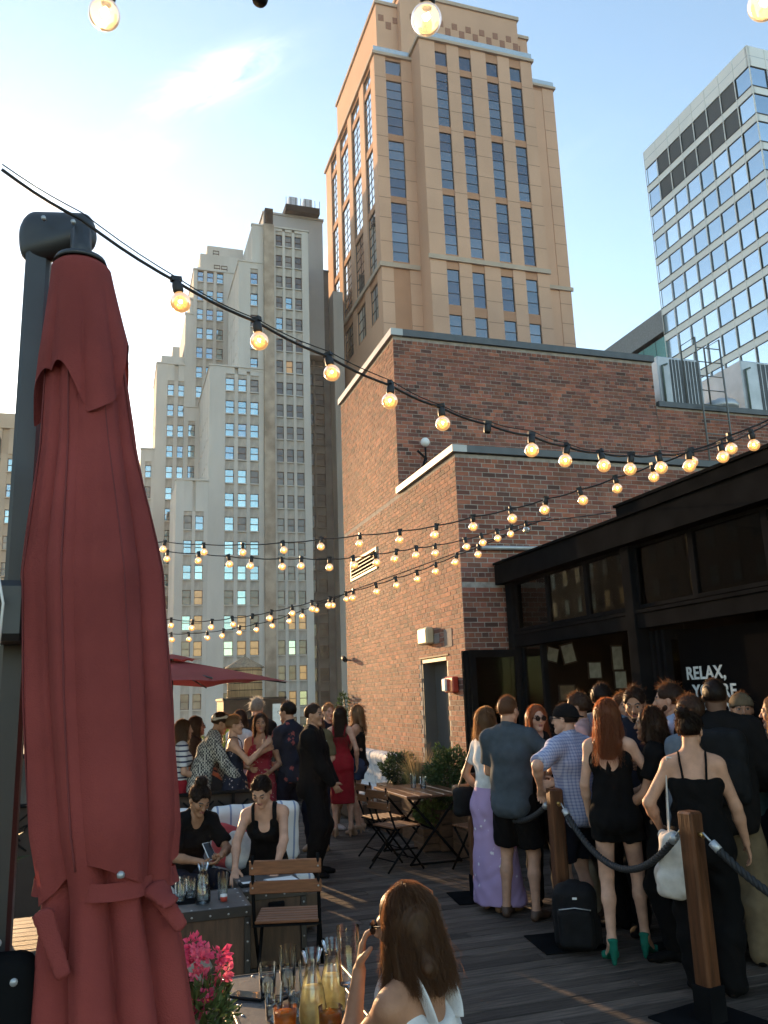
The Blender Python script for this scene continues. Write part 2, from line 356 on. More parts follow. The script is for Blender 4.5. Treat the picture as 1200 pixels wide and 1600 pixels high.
t = thing('globe_lamp', 'white globe lamp on a black bracket above the lower brick roof', 'lamp', (4.62, 11.9, 5.05)); wp(MB().lathe([(0, -.075), (.04, -.064), (.066, -.036), (.075, 0), (.066, .036), (.04, .064), (0, .075)], 16, (4.62, 11.9, 5.77)), 'globe', white_m, t)
wp(MB().tube([(4.62, 11.9, 5.04), (4.62, 11.9, 5.68)], .016).tube([(4.62, 11.9, 5.5), (4.48, 11.9, 5.62)], .02).tube([(4.62, 11.9, 5.5), (4.55, 11.85, 5.35), (4.7, 11.9, 5.3)], .03), 'bracket', steel2_m, t)
t = tag(MB().tube([(4.48, BY0-.04, 3.65), (5.3, BY0-.04, 3.66)], .03, 10).build('conduit', galv_m), 'grey metal conduit pipe running along the shaded brick wall', 'pipe')
# roof plant on the taller block
def hvac(name, label, x0, x1, z0, z1, y0, y1):
    t = thing(name, label, 'air conditioner', ((x0+x1)/2, (y0+y1)/2, z0)); wp(MB().bbox((x0, y0, z0), (x1, y1, z1), .02), 'casing', galv_m, t)
    gx = x0+(x1-x0)*.28
    wp(MB().box((gx, y0-.012, z0+.06), (x1-.04, y0-.002, z1-.05)), 'grille', mat('plant_grille', (.09, .1, .11), .7), t)
    for k in range(9): wp(MB().box((gx+(x1-.04-gx)*(k+.5)/9-.008, y0-.02, z0+.06), (gx+(x1-.04-gx)*(k+.5)/9+.008, y0-.013, z1-.05)), 'slat', galv_m, t)
    wp(MB().tube([(x0+.08, y0-.03, z0+.1), (x0+.08, y0-.03, z1-.2), (x0+.2, y0-.03, z1-.16)], .02), 'pipe', mat('green_pipe', (.09, .12, .1), .6), t)
    return t
hvac('air_conditioner', 'tall grey air handling unit on the brick roof beside the ladder', 9.75, 10.75, 6.8, 8.05, 12.6, 13.6)
hvac('air_conditioner', 'grey rooftop air unit with dark grille at the right edge', 11.72, 13.2, 6.8, 8.15, 12.6, 13.8)
t = thing('roof_vent', 'low round metal roof vent beside the rooftop units', 'vent', (11.25, 12.75, 6.8)); wp(MB().lathe([(.2, 0), (.2, .28), (.32, .3), (.33, .36), (.28, .46), (.12, .52), (0, .53)], 20, (11.25, 12.75, 6.8)), 'cowl', galv_m, t)
t = thing('roof_ladder', 'grey steel access ladder on the shaded upper brick wall', 'ladder', (10.3, 11.9, 5.0))
for x in (10.08, 10.62): wp(MB().tube([(x, 11.88, 5.0), (x, 11.88, 8.15), (x, 12.3, 8.15), (x, 12.3, 6.9)], .017), 'rail', mat('ladder_steel', (.17, .18, .18), .6, .3) if 'ladder_steel' not in MATS else MATS['ladder_steel'], t)
for k in range(11): wp(MB().tube([(10.08, 11.88, 5.15+k*.28), (10.62, 11.88, 5.15+k*.28)],   .010, 6), 'rung', MATS['ladder_steel'], t)

# ---------------------------------------------------------------- restaurant pavilion of black steel and glass
RX = 4.8
steel_m = mat('pavilion_black', (.008, .0085, .0095), .92, var=.25, scale=5, spec=.0)
rs = thing('restaurant_pavilion', 'black steel and glass restaurant pavilion with clerestory windows and open front', 'restaurant', (RX, 6, 0))
glass_m = bpy.data.materials.new('pavilion_glass'); glass_m.use_nodes = True; t_ = glass_m.node_tree; t_.nodes.clear()
_o = N(t_, 'ShaderNodeOutputMaterial'); _g = N(t_, 'ShaderNodeBsdfGlossy'); _g.inputs['Roughness'].default_value = .01; _g.inputs['Color'].default_value = (.9, .95, .92, 1); _t = N(t_, 'ShaderNodeBsdfTransparent'); _t.inputs[0].default_value = (.62, .68, .65, 1)
_f = N(t_, 'ShaderNodeFresnel'); _f.inputs[0].default_value = 1.5; _m = N(t_, 'ShaderNodeMixShader'); t_.links.new(_f.outputs[0], _m.inputs[0]); t_.links.new(_t.outputs[0], _m.inputs[1]); t_.links.new(_g.outputs[0], _m.inputs[2]); t_.links.new(_m.outputs[0], _o.inputs[0])
wp(MB().box((4.66, -1, 3.17), (RX+.14, 9.9, 3.42)), 'fascia_beam', steel_m, rs)
wp(MB().box((4.63, -1, 3.423), (RX+.2, 9.72, 3.45)), 'drip_edge', steel_m, rs)
wp(MB().box((4.86, -1, 3.452), (11, 7.2, 3.62)).box((4.84, -1, 3.622), (11, 7.22, 3.65)), 'roof', steel_m, rs)
wp(MB().box((4.9, 7.23, 3.452), (11, 9.72, 3.52)), 'lower_roof', steel_m, rs)
for y in (9.56, 6.96, 4.35, 1.7): wp(MB().bbox((RX-.06, y-.075, 0), (RX+.1, y+.075, 3.168), .008), 'post', steel_m, rs)
wp(MB().box((RX-.03, -1, 2.36), (RX+.09, 9.48, 2.50)), 'transom', steel_m, rs)
wp(MB().box((RX-.05, -1, 2.503), (RX+.1, 9.48, 2.535)), 'sill_strip', steel_m, rs)
ms = [9.485, 8.66, 7.8, 7.04, 6.9, 6.04, 5.14, 4.43, 4.27, 3.4, 2.5]
for a, b_ in zip(ms[:-1], ms[1:]):
    if a-b_ < .2: continue
    fr = MB().box((RX, b_+.0, 2.55), (RX+.05, b_+.035, 3.165)).box((RX, a-.035, 2.55), (RX+.05, a, 3.165)).box((RX, b_+.035, 2.55), (RX+.05, a-.035, 2.585)).box((RX, b_+.035, 3.135), (RX+.05, a-.035, 3.165))
    w_ = wp(fr, 'window', steel_m, rs); wp(MB().box((RX+.02, b_+.036, 2.586), (RX+.026, a-.036, 3.134)), 'pane', glass_m, w_)
# diagonal roof braces seen through the clerestory
for y0, y1 in ((9.1, 8.65), (7.75, 7.1), (5.9, 5.2)): wp(MB().tube([(RX+.35, y0, 3.12), (RX+.35, y1, 2.55)], .022, 6), 'brace', galv_m, rs)
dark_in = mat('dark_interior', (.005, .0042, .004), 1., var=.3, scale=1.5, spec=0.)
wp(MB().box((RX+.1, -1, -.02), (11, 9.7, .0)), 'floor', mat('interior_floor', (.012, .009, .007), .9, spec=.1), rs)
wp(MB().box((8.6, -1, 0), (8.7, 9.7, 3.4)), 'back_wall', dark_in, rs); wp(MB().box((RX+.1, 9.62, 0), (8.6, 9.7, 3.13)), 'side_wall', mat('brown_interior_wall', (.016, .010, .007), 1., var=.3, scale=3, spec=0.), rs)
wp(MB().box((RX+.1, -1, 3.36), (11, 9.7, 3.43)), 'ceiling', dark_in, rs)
# folded door leaves standing open against the brick
def leaf(x0, x1, y, th=.05, par=rs):
    f = wp(MB().box((x0, y-th/2, .03), (x0+.07, y+th/2, 2.33)).box((x1-.07, y-th/2, .03), (x1, y+th/2, 2.33)).box((x0+.07, y-th/2, .03), (x1-.07, y+th/2, .2)).box((x0+.07, y-th/2, 2.24), (x1-.07, y+th/2, 2.33)), 'door', steel_m, par)
    wp(MB().box((x0+.071, y-.005, .201), (x1-.071, y+.005, 2.239)), 'pane', glass_m, f)
for k in range(3): leaf(4.1+.02*k, 4.86, 9.64-.07*k)
for y in (9.38, 8.9): wp(MB().box((RX+.0, y-.03, .03), (RX+.06, y+.03, 2.35)), 'mullion', steel_m, rs)
wp(MB().box((RX+.02, 8.93, .2), (RX+.026, 9.35, 2.34)), 'pane', glass_m, rs)
def leafY(y0, y1, x):
    f = wp(MB().box((x-.025, y0, .03), (x+.025, y0+.06, 2.35)).box((x-.025, y1-.06, .03), (x+.025, y1, 2.35)).box((x-.025, y0+.06, .03), (x+.025, y1-.06, .2)).box((x-.025, y0+.06, 2.27), (x+.025, y1-.06, 2.35)), 'door', steel_m, rs)
    wp(MB().box((x-.005, y0+.061, .201), (x+.005, y1-.061, 2.269)), 'pane', glass_m, f)
for y in (6.83, 6.74, 6.65): leaf(4.86, 5.5, y, .045)
# interior sign board with its lettering
sg = thing('sign_board', 'black board reading RELAX inside the restaurant', 'sign', (5.0, 6.2, .1))
wp(MB().box((5.0, 5.25, .1), (5.03, 6.62, 2.3)), 'board', mat('sign_black', (.005, .005, .0055), 1., spec=.0), sg)
letter_m = mat('sign_letter_white', (.62, .64, .64), .5)
def text_mesh(s, size, name):
    cu = bpy.data.curves.new(name, 'FONT'); cu.body = s; cu.size = size; cu.extrude = .003; cu.offset = size*.022; cu.align_x = 'LEFT'; cu.space_character = 1.06
    o = bpy.data.objects.new(name, cu); COL.objects.link(o); dg = bpy.context.evaluated_depsgraph_get(); me = bpy.data.meshes.new_from_object(o.evaluated_get(dg)); bpy.data.objects.remove(o); me.materials.clear(); me.materials.append(letter_m); return me
for s_, y, z in (('RELAX,', 6.54, 1.865), ("YOU'RE", 6.47, 1.705), ('IN GOOD', 6.47, 1.545)):
    o = link('lettering', text_mesh(s_, .158, 'lettering'), sg); o.location = Vector((4.993, y, z))-sg.location; o.rotation_euler = (R(90), 0, R(-90))
# framed papers and menus on the side wall, candle lamp, shelf
for i, (x, z, w_, h_, tilt) in enumerate(((5.08, 2.24, .17, .16, .0), (5.33, 2.26, .17, .19, .25), (5.56, 2.27, .2, .26, -.2), (5.93, 2.05, .2, .22, .0), (6.28, 2.2, .17, .34, .0), (6.3, 1.92, .19, .24, .0), (5.5, 1.78, .24, .2, 0), (5.95, 1.72, .22, .18, 0))):
    f = thing('poster', ['small pale notice on the restaurant wall nearest the door', 'second pale notice hung tilted on the restaurant wall', 'larger pale sheet hung askew inside the restaurant', 'framed pale menu in the middle of the restaurant wall', 'tall framed sheet beside the restaurant post', 'framed print below the tall sheet by the restaurant post', 'low brown framed paper inside the restaurant', 'low framed card inside the restaurant under the menu'][i], 'poster', (x, 9.6, z), 0, 'papers on the restaurant wall')
    f.rotation_euler = (0, tilt, 0)
    MB().cbox((0, 0, 0), (w_, .02, h_)).build('frame', wframe_m, f); MB().cbox((0, -.0125, 0), (w_*.84, .004, h_*.86)).build('sheet', mat('paper_sheet_%d' % i, (.42, .45, .47) if i not in (6, 7) else (.2, .15, .1), .7, var=.25, scale=14), f)
t = thing('candle', 'white pillar candle standing inside the restaurant window', 'candle', (5.05, 9.45, 1.55)); MB().lathe([(0, 0), (.035, 0), (.035, .15), (.03, .155), (0, .15)], 14).build('wax', white_m, t); MB().tube([(0, 0, .15), (0, 0, .165)], .003).build('wick', joist_m, t)
t = tag(MB().box((4.95, 9.3, 1.5), (6.6, 9.61, 1.548)).build('shelf', MATS['brown_interior_wall']), 'dark shelf under the notices inside the restaurant', 'shelf')
t = thing('pendant_lamp', 'small orange glowing lamp above the restaurant sign', 'lamp', (5.3, 6.9, 2.08)); MB().lathe([(.008, .05), (.022, .03), (.024, -.02), (.012, -.04)], 12).build('shade', mat('lamp_glow', (.8, .3, .1), .4, emit=(1, .35, .08), estr=6), t); MB().tube([(0, 0, .05), (0, 0, 1.3)], .004, 6).build('cord', joist_m, t)
# ---------------------------------------------------------------- far buildings
def win_mesh(w, h, name='window', rail=True, th=.09):
    m = MB().box((-w/2, -.06, -h/2), (-w/2+th, .06, h/2)).box((w/2-th, -.06, -h/2), (w/2, .06, h/2)).box((-w/2+th, -.06, -h/2), (w/2-th, .06, -h/2+th)).box((-w/2+th, -.06, h/2-th), (w/2-th, .06, h/2))
    if rail: m.box((-w/2+th, -.055, -.05), (w/2-th, .055, .05))
    return m
class Facade:
    """stone frame of piers and spandrels with separately built windows; n = '-Y' or '-X' outward"""
    def __init__(s, root, n, plane): s.root, s.n, s.p = root, n, plane
    def P(s, u, d, z): return (u, s.p-d, z) if s.n == '-Y' else (s.p-d, u, z)
    def bx(s, mb, u0, u1, d0, d1, z0, z1, mi=0):
        a, b = s.P(u0, d0, z0), s.P(u1, d1, z1)
        return mb.box([min(a[i], b[i]) for i in range(3)], [max(a[i], b[i]) for i in range(3)], mi)
    def place(s, name, me, u, d, z, parent):
        o = link(name, me, parent, Vector(s.P(u, d, z))-wl(parent)); 
        if s.n == '-X': o.rotation_euler = (0, 0, -pi/2)
        return o
WINC = {}
def wincache(w, h, fm, key='w', rail=True):
    k = (round(w, 2), round(h, 2), fm.name, rail)
    if k not in WINC: WINC[k] = win_mesh(w, h, rail=rail).mesh('window', fm)
    return WINC[k]
PANC = {}
def pancache(w, h, gm):
    k = (round(w, 2), round(h, 2), gm.name)
    if k not in PANC: PANC[k] = MB().box((-w/2, -.01, -h/2), (w/2, .01, h/2)).mesh('pane', gm)
    return PANC[k]
def stone_front(root, n, plane, u0, u1, z0, z1, cols, rows, pick, mw=lime_m, ms=lime2_m, back=6.0, pier_w=None, parapet=True):
    F = Facade(root, n, plane)
    b = MB(); F.bx(b, u0, u1, -back, -.5, z0, z1-.05); wp(b, 'wall', mw, root)
    edges = [u0]+[c for cc in cols for c in cc]+[u1]
    pr = MB(); top = rows[-1][1] if rows else z0
    for i in range(0, len(edges), 2):
        w = edges[i+1]-edges[i]
        if w > .02: F.bx(pr, edges[i], edges[i+1], -.5, 0 if w > .9 else -.08, z0, z1 if w > .9 or i in (0, len(edges)-2) else top+.6)
    for (a, c) in cols: F.bx(pr, a, c, -.5, -.05, top+.6, z1)
    wsplit(pr, 'pier', mw, root)
    sp = MB(); zs = [z0]+[z for r in rows for z in r]+[top+.6]
    for (a, c) in cols:
        for i in range(0, len(zs), 2):
            if zs[i+1]-zs[i] > .02: F.bx(sp, a, c, -.5, -.2, zs[i], zs[i+1])
        for r in rows: F.bx(sp, a-.05, c+.05, -.2, .05, r[0]-.16, r[0], 1)
    wsplit(sp, 'spandrel', [ms, mw], root)
    if parapet:
        cpm = MB(); F.bx(cpm, u0-.12, u1+.12, -.6, .12, z1, z1+.25); wsplit(cpm, 'cornice', mw, root)
    for ci, (a, c) in enumerate(cols):
        for ri, (za, zb) in enumerate(rows):
            gm = pick(ci, ri, za); w, h = c-a, zb-za
            wo = F.place('window', wincache(w, h, wframe_m), (a+c)/2, -.36, (za+zb)/2, root)
            link('pane', pancache(w-.1, h-.1, gm), wo, (0, .03, 0))
rr = random.Random(11)
def pickA(ci, ri, z):
    q = rr.random()
    if z < 6: return rr.choice(gl_dark)
    if z < 18: return gl_warm if q < .25 else rr.choice(gl_dark if q < .65 else gl_sky)
    return rr.choice(gl_sky) if q < .9 else rr.choice(gl_dark)
def pickD(ci, ri, z):
    q = rr.random()
    if 9 < z < 12 and q < .6: return gl_warm
    return gl_warm if q < .05 else (rr.choice(gl_sky) if q < .15 else rr.choice(gl_dark))
def rows_to(z1, off=3.15, fh=3.62, h=2.1, k0=-2):
    out = []; k = k0
    while off+fh*k+.0 <= z1: out.append((off+fh*k-h, off+fh*k)); k += 1
    return out
ob = thing('office_building', 'stepped grey limestone office building with rows of brown framed windows', 'building', (18, 130, -45))
YA = 120
A = lambda *a, **k: stone_front(ob, '-Y', YA, *a, **k)
A(7.6, 12.2, -45, 33.7, [(8.75, 9.95), (10.4, 11.6), (12.0, 12.19)][:2]+[], rows_to(29), pickA, back=14)
stone_front(ob, '-Y', YA-.01, 12.2, 20.3, -45, 51.9, [(12.22, 13.3), (14.6, 15.95), (16.5, 17.8), (18.35, 19.65)][0:0]+[(14.6, 15.95), (16.5, 17.8), (18.35, 19.65)], rows_to(51), pickA, back=26)
stone_front(ob, '-Y', YA+.02, 16.5, 20.5, 51.4, 69.9, [(18.35, 19.55)], rows_to(69, k0=14), pickA, back=13)
stone_front(ob, '-Y', YA+.03, 18.6, 20.6, 69.6, 76.6, [], [], pickA, back=10)
stone_front(ob, '-Y', YA-.02, 20.3, 27.75, -45, 76.6, [(22.4, 23.5), (23.95, 25.05), (25.5, 26.65)], rows_to(76), pickD, back=30)
dct = MB().box((20.42, YA-.75, -45), (22.0, YA-.05, 76.7)); wp(dct, 'chimney_flue', limeb_m, ob); wp(MB().box((20.6, YA-.6, 76.7), (21.9, YA+.5, 79.6)), 'flue_cap', steel2_m, ob)
# side walls that show as the mass steps back
def pickS(ci, ri, z): return rr.choice(gl_dark+gl_sky)
stone_front(ob, '-X', 12.19, YA+.6, YA+25, 34, 51.7, [(YA+2+k*3.0, YA+3.6+k*3.0) for k in range(7)], rows_to(50, k0=10), pickS, back=.6)
stone_front(ob, '-X', 16.49, YA+.6, YA+13, 52.2, 69.7, [(YA+2+k*2.6, YA+3.4+k*2.6) for k in range(4)], rows_to(68, k0=14), pickS, back=.6)
YP = 131
wp(MB().box((22.3, YP, 60), (33, YP+14, 86)).box((22.1, YP-.2, 86.002), (33.2, YP+14, 86.4)), 'penthouse', mat('pale_panel', (.36, .365, .37), .8, var=.08, scale=.2), ob)
plat = wp(MB().box((26, YP-1.5, 86.4), (32.2, YP+5, 87.6)), 'tank_platform', steel2_m, ob)
for x in (26.9, 29.6): wp(MB().bbox((x, YP, 87.6), (x+1.6, YP+2, 90.2), .1), 'roof_tank', galv_m, plat)
for k in range(8): wp(MB().tube([(26.1+k*.87, YP-1.45, 87.6), (26.1+k*.87, YP-1.45, 89)], .05, 5), 'railing', steel2_m, plat)
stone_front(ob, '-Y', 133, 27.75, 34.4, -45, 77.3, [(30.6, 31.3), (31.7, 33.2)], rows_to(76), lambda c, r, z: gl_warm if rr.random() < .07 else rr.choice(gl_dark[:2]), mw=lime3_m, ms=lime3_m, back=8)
wp(MB().box((34.41, 130, -45), (36.2, 150, 72)), 'wall', lime_m, ob)
# the part of the same building farther back and to the left
SB = lambda z: 1.8+(z-1.8)*.913
YB = 137
def Bf(u0, u1, z1, cols, ztop, k0=-2, back=12, dy=0): stone_front(ob, '-Y', YB+dy, u0*.913, u1*.913, -45 if k0 < 5 else 40, SB(z1), [(a*.913, b*.913) for a, b in cols], rows_to(SB(ztop), off=4.4, k0=k0), pickA, back=back)
Bf(12.0, 21.0, 84, [(12.7, 13.9), (14.5, 15.8), (16.4, 17.7)], 84, back=14)
Bf(10.6, 12.0, 74.5, [], 0, back=14, dy=.05); Bf(11.4, 12.1, 78, [], 0, dy=.6)
wp(MB().box((12.2, YB+2, 60), (19.2, YB+14, SB(88.8))).box((13.6, YB+4, 60), (20.2, YB+14, SB(92))), 'wall', lime_m, ob)
for (x, z) in ((15.2, 78.6), (16.5, 78.6), (15.2, 82.6)): link('window', wincache(1.1, 1.3, wframe_m), ob, Vector((x, YB+1.95 if z < 80 else YB+3.95, z))-wl(ob))
Bf(5.6, 10.7, 64, [(7.6, 8.8), (9.5, 10.65)], 63, dy=.1); Bf(10.61, 13.6, 55.5, [(11.4, 12.65)], 54, dy=-.6, back=2)
wp(MB().box((5.9, YB+2, 30), (9.8, YB+12, SB(66.5))).box((7.8, YB+3, 30), (9.0, YB+9, SB(69))), 'wall', lime_m, ob)
Bf(3.2, 5.7, 47.2, [(4.0, 5.1)], 45, dy=.2)
stone_front(ob, '-X', 5.09, YB+.8, YB+12, 20, SB(63.8), [(YB+2.4+k*3, YB+4+k*3) for k in range(3)], rows_to(57, k0=7), pickS, back=.5)
stone_front(ob, '-X', 10.94, YB+.9, YB+13, 20, SB(83.8), [(YB+2.4+k*3, YB+4+k*3) for k in range(3)], rows_to(75, k0=16), pickS, back=.5)

# tan tower
tt = thing('tan_tower', 'tall tan stone tower with vertical dark blue window strips', 'skyscraper', (52, 125, -45))
def tower_face(n, plane, u0, u1, z0, z1, strips, bands, glass, seams, back=2.0, muls=1):
    F = Facade(tt, n, plane); b = MB(); F.bx(b, u0, u1, -back, -.45, z0, z1); 
    edges = [u0]+[c for cc in strips for c in cc]+[u1]
    for i in range(0, len(edges), 2):
        if edges[i+1]-edges[i] > .02: F.bx(b, edges[i], edges[i+1], -.45, 0, z0, z1)
    wp(b, 'wall', tan_m, tt)
    sm = MB()
    for z in seams:
        for i in range(0, len(edges), 2):
            if edges[i+1]-edges[i] > .02: F.bx(sm, edges[i]+.01, edges[i+1]-.01, -.1, .012, z-.05, z+.05)
    if seams: wsplit(sm, 'panel_joint', tseam_m, tt)
    sp = MB(); zs = [z0]+[z for r in bands for z in r]+[z1]
    for a, c in strips:
        for i in range(0, len(zs), 2):
            if zs[i+1]-zs[i] > .02: F.bx(sp, a, c, -.44, -.12, zs[i], zs[i+1])
    wsplit(sp, 'spandrel', tan2_m, tt)
    for a, c in strips:
        for za, zb in bands:
            nfl = max(1, int(round((zb-za)/1.75))); h = (zb-za); w = c-a
            m = MB(); m.box((-w/2, -.05, -h/2), (-w/2+.07, .05, h/2)).box((w/2-.07, -.05, -h/2), (w/2, .05, h/2))
            for k in range(nfl+1): zz = -h/2+h*k/nfl; m.box((-w/2+.07, -.045, max(zz-.05, -h/2)), (w/2-.07, .045, min(zz+.05, h/2)))
            for q in range(1, muls): m.box((-w/2+w*q/muls-.04, -.048, -h/2), (-w/2+w*q/muls+.04, .048, h/2))
            wo = F.place('window', m.mesh('window', mull_m), (a+c)/2, -.3, (za+zb)/2, tt)
            for k in range(nfl): link('pane', pancache(w-.1, h/nfl-.06, glass[(k//2+int(za)+int(a*3)) % len(glass)] if len(glass) > 1 else glass[0]), wo, (0, .02, -h/2+h*(k+.5)/nfl))
BND = [(50.4, 57.6), (59.2, 65.1), (67.6, 77.8), (78.9, 88.9), (90.1, 100.1), (101.3, 103.9)]
SEAM = [53.5, 57, 60.5, 64, 70.8, 74.9, 78.4, 82, 85.7, 89.4, 93, 96.6, 100.4]
tower_face('-Y', 110, 36.9, 43.35, -45, 104.4, [(38.85, 41.55)], BND[2:], tgl_m, SEAM)
tower_face('-Y', 106, 43.35, 63.5, -45, 105.5, [(46.0, 48.1), (50.2, 52.35), (55.05, 57.2), (59.35, 61.45)], BND, tgl_m, SEAM, back=30)
tower_face('-Y', 110.3, 63.5, 70, -45, 105, [(65.9, 67.8)], BND[2:], tgl_m, SEAM, back=30)
tower_face('-X', 43.34, 106.3, 109.6, -45, 105.3, [(107.2, 108.8)], BND, [gl_dark[0]], [], back=.6)
tower_face('-X', 36.89, 110.4, 142.7, -45, 104.4, [(112.2, 116.4), (118.9, 124.2), (126.5, 132), (134.5, 138.8)], BND, [tgl2_m], [], back=33, muls=2)
co = MB()
co.box((36.55, 109.65, 104.42), (43.4, 143, 104.95)).box((43.0, 105.65, 105.52), (63.85, 140, 106.05)).box((63.6, 109.95, 105.02), (70.35, 142, 105.5))
co.box((36.6, 109.7, 66.35), (43.2, 109.98, 67.1)).box((43.1, 105.7, 66.35), (63.75, 105.98, 67.1)).box((36.6, 109.98, 66.35), (36.86, 143, 67.1)).box((63.95, 110.0, 66.35), (70.3, 110.28, 67.0)); wsplit(co, 'cornice', tanc_m, tt)
wp(MB().box((38.2, 112, 105), (42.2, 138, 116.4)).box((42.0, 110.5, 105.5), (64, 138, 118)).box((64.01, 112, 105.5), (66.6, 138, 116)), 'crown', tan_m, tt)
wp(MB().box((37.9, 111.7, 116.4), (42.3, 138.2, 117)).box((41.7, 110.2, 118.002), (64.3, 138.2, 118.7)).box((63.9, 111.7, 116.002), (66.9, 138.2, 116.6)), 'parapet', tanc_m, tt)
for i in range(22):
    x = 38.6+i*1.28; Yq = 112 if x < 42 else (110.5 if x < 63.8 else 112)
    if 41.5 < x < 42.6: continue
    wp(MB().box((x, Yq-.06, 111.8 if i % 2 else 113.2), (x+.95, Yq-.004, 113.2 if i % 2 else 114.4)), 'checker_panel', mat('plum_panel', (.30, .15, .10), .85) if 'plum_panel' not in MATS else MATS['plum_panel'], tt)
rail_m = mat('balcony_glass', (.5, .55, .56), .08, .5)
wp(MB().box((36.8, 109.9, 104.95), (43, 109.96, 106.0)).box((43.5, 105.9, 106.05), (63.6, 105.96, 107.2)).box((66, 110.2, 105.5), (70.1, 110.26, 106.5)), 'balcony_glass', rail_m, tt)
wp(MB().box((36.88, 110.5, 52), (36.885, 142, 58.8)), 'wall', tan_m, tt)
for k in range(9):
    y = 112.5+k*3.2
    for z in (50, 56, 62): pass
# glass block on the right
gb = thing('glass_building', 'white and pale blue glass office block with horizontal window bands', 'building', (66, 64, -45))
GX, GY0, GY1, GT = 56.25, 54.15, 70.95, 62.3
wp(MB().box((GX+.3, GY0+.3, -45), (GX+30, GY1, GT-.1)), 'core', mull_m, gb)
for n, plane, a0, a1, nb_ in (('-X', GX, GY0, GY1, 8), ('-Y', GY0, GX, GX+29.4, 14)):
    F = Facade(gb, n, plane); bw = (a1-a0)/nb_; bm2 = MB(); ml = MB(); lo = MB(); zt = GT; k = 0; bands = [(60.05, 62.3)]
    z = 60.05
    while z > -20: bands.append((z-2.29-.75, z-2.29)); z -= 3.04
    for i, (za, zb) in enumerate(bands): F.bx(bm2, a0, a1, -.3, 0, za, zb); F.bx(lo, a0, a1, -.06, .05, zb, zb+.09) if i else None
    wsplit(bm2, 'spandrel_band', cw_m, gb); wsplit(lo, 'window_sill', mull_m, gb)
    for q in range(nb_+1): u = a0+q*bw; F.bx(ml, max(u-.045, a0), min(u+.045, a1), -.02, .05, -20, GT-.02)
    wsplit(ml, 'mullion', cw_m, gb)
    j = MB()
    for za, zb in bands: 
        if zb > GT-.1: F.bx(j, a0, a1, -.05, .006, 61.15, 61.2)
    wp(j, 'panel_joint', galv_m, gb)
    for i in range(len(bands)-1):
        zt_, zb_ = bands[i][0], bands[i+1][1]
        if zt_ < 10: break
        for q in range(nb_ if n == '-X' else 5):
            lou = n == '-X' and i < 2 and 1 <= q <= 6
            F.place('pane', pancache(bw-.09, zt_-zb_, clv_m if lou else rr.choice(cgl_m)), a0+(q+.5)*bw, -.12, (zt_+zb_)/2, gb)
tl = thing('teal_building', 'low teal glazed building with grey roof box behind the brick roof', 'building', (72, 82, -45))
wp(MB().box((57, 71.2, -45), (90, 98, 40.0)), 'core', mull_m, tl); wp(MB().box((56.6, 71.3, 40.3), (90, 94, 42.9)).box((56.9, 72, 42.902), (88, 93, 43.1)), 'roof_box', mat('grey_plant_screen', (.24, .25, .26), .7), tl)
Ft = Facade(tl, '-X', 57)
for q in range(8):
    for z in (32.2, 34.8, 37.4): Ft.place('pane', pancache(2.15, 2.5, MATS.get('teal_glass') or mat('teal_glass', (.25, .52, .52), .1, .6)), 72.4+q*2.25, .05, z+1.25, tl)
# stone block far left
sf = thing('stone_building', 'distant tan stone apartment block at the left edge', 'building', (-16, 125, -45))
stone_front(sf, '-Y', 120, -19.4, -13.3, -45, 40, [(-18.6+k*1.8, -17.7+k*1.8) for k in range(3)], rows_to(36, h=1.9), lambda c, r, z: rr.choice(gl_sky+gl_dark), mw=stone_far_m, ms=stone_far_m)
wp(MB().box((-18.8, 121, 40), (-14.3, 128, 42.5)), 'penthouse', stone_far_m, sf)
# wooden rooftop tank on its dark frame
tk = thing('water_tank', 'round wooden rooftop water tank with conical roof behind the guests', 'water tank', (11, 75, -12))
wp(MB().lathe([(0, 1.9), (1.55, 1.9), (1.5, 4.75)], 28, (11, 75, 0)), 'barrel', mat('tank_wood', (.36, .24, .13), .8, var=.3, scale=3, stretch=(4, 4, .3)), tk)
for z in (2.2, 2.8, 3.4, 4.0, 4.5): wp(MB().lathe([(1.56, z), (1.575, z+.03), (1.55, z+.07)], 28, (11, 75, 0)), 'hoop', steel2_m, tk)
wp(MB().lathe([(1.75, 4.75), (1.7, 4.85), (.12, 5.75), (.1, 5.95), (0, 5.97)], 28, (11, 75, 0)), 'roof', mat('tank_roof', (.22, .17, .12), .85, var=.3), tk)
for x in (9.3, 12.7):
    for y in (73.6, 76.4): wp(MB().box((x-.15, y-.15, -45), (x+.15, y+.15, 1.9)), 'leg', steel2_m, tk)
tb2 = thing('plant_room', 'black rooftop plant room in front of the wooden tank', 'shed', (11, 70, -45)); wp(MB().box((8.3, 68, -45), (13.2, 72.5, 1.95)), 'wall', steel2_m, tb2); wp(MB().box((8.2, 67.8, 1.96), (13.3, 72.6, 2.15)), 'roof', steel2_m, tb2)
wp(MB().box((12.2, 67.95, -1), (12.9, 67.99, 1.6)), 'panel', galv_m, tb2)

# brick apartment block across the street on the left, outside the frame: it shows as a reflection in the pavilion glass
bt = thing('brick_apartments', 'dark brick apartment block reflected in the restaurant windows', 'building', (-55, 55, -45))
wp(MB().box((-70, 30, -45), (-45, 106, 34)), 'wall', mat('sooty_brick', (.10, .065, .05), .9, var=.2, scale=.3), bt)
Fb = Facade(bt, '-X', -45)
for k in range(24):
    for r in range(7):
        o = link('window', wincache(1.3, 2.0, wframe_m), bt, Vector((-44.95, 31.5+k*3.1, 5+r*3.6))-wl(bt)); o.rotation_euler = (0, 0, pi/2)
        q = link('pane', pancache(1.2, 1.9, gl_warm if rr.random() < .25 else rr.choice(gl_dark)), o, (0, .0, 0))
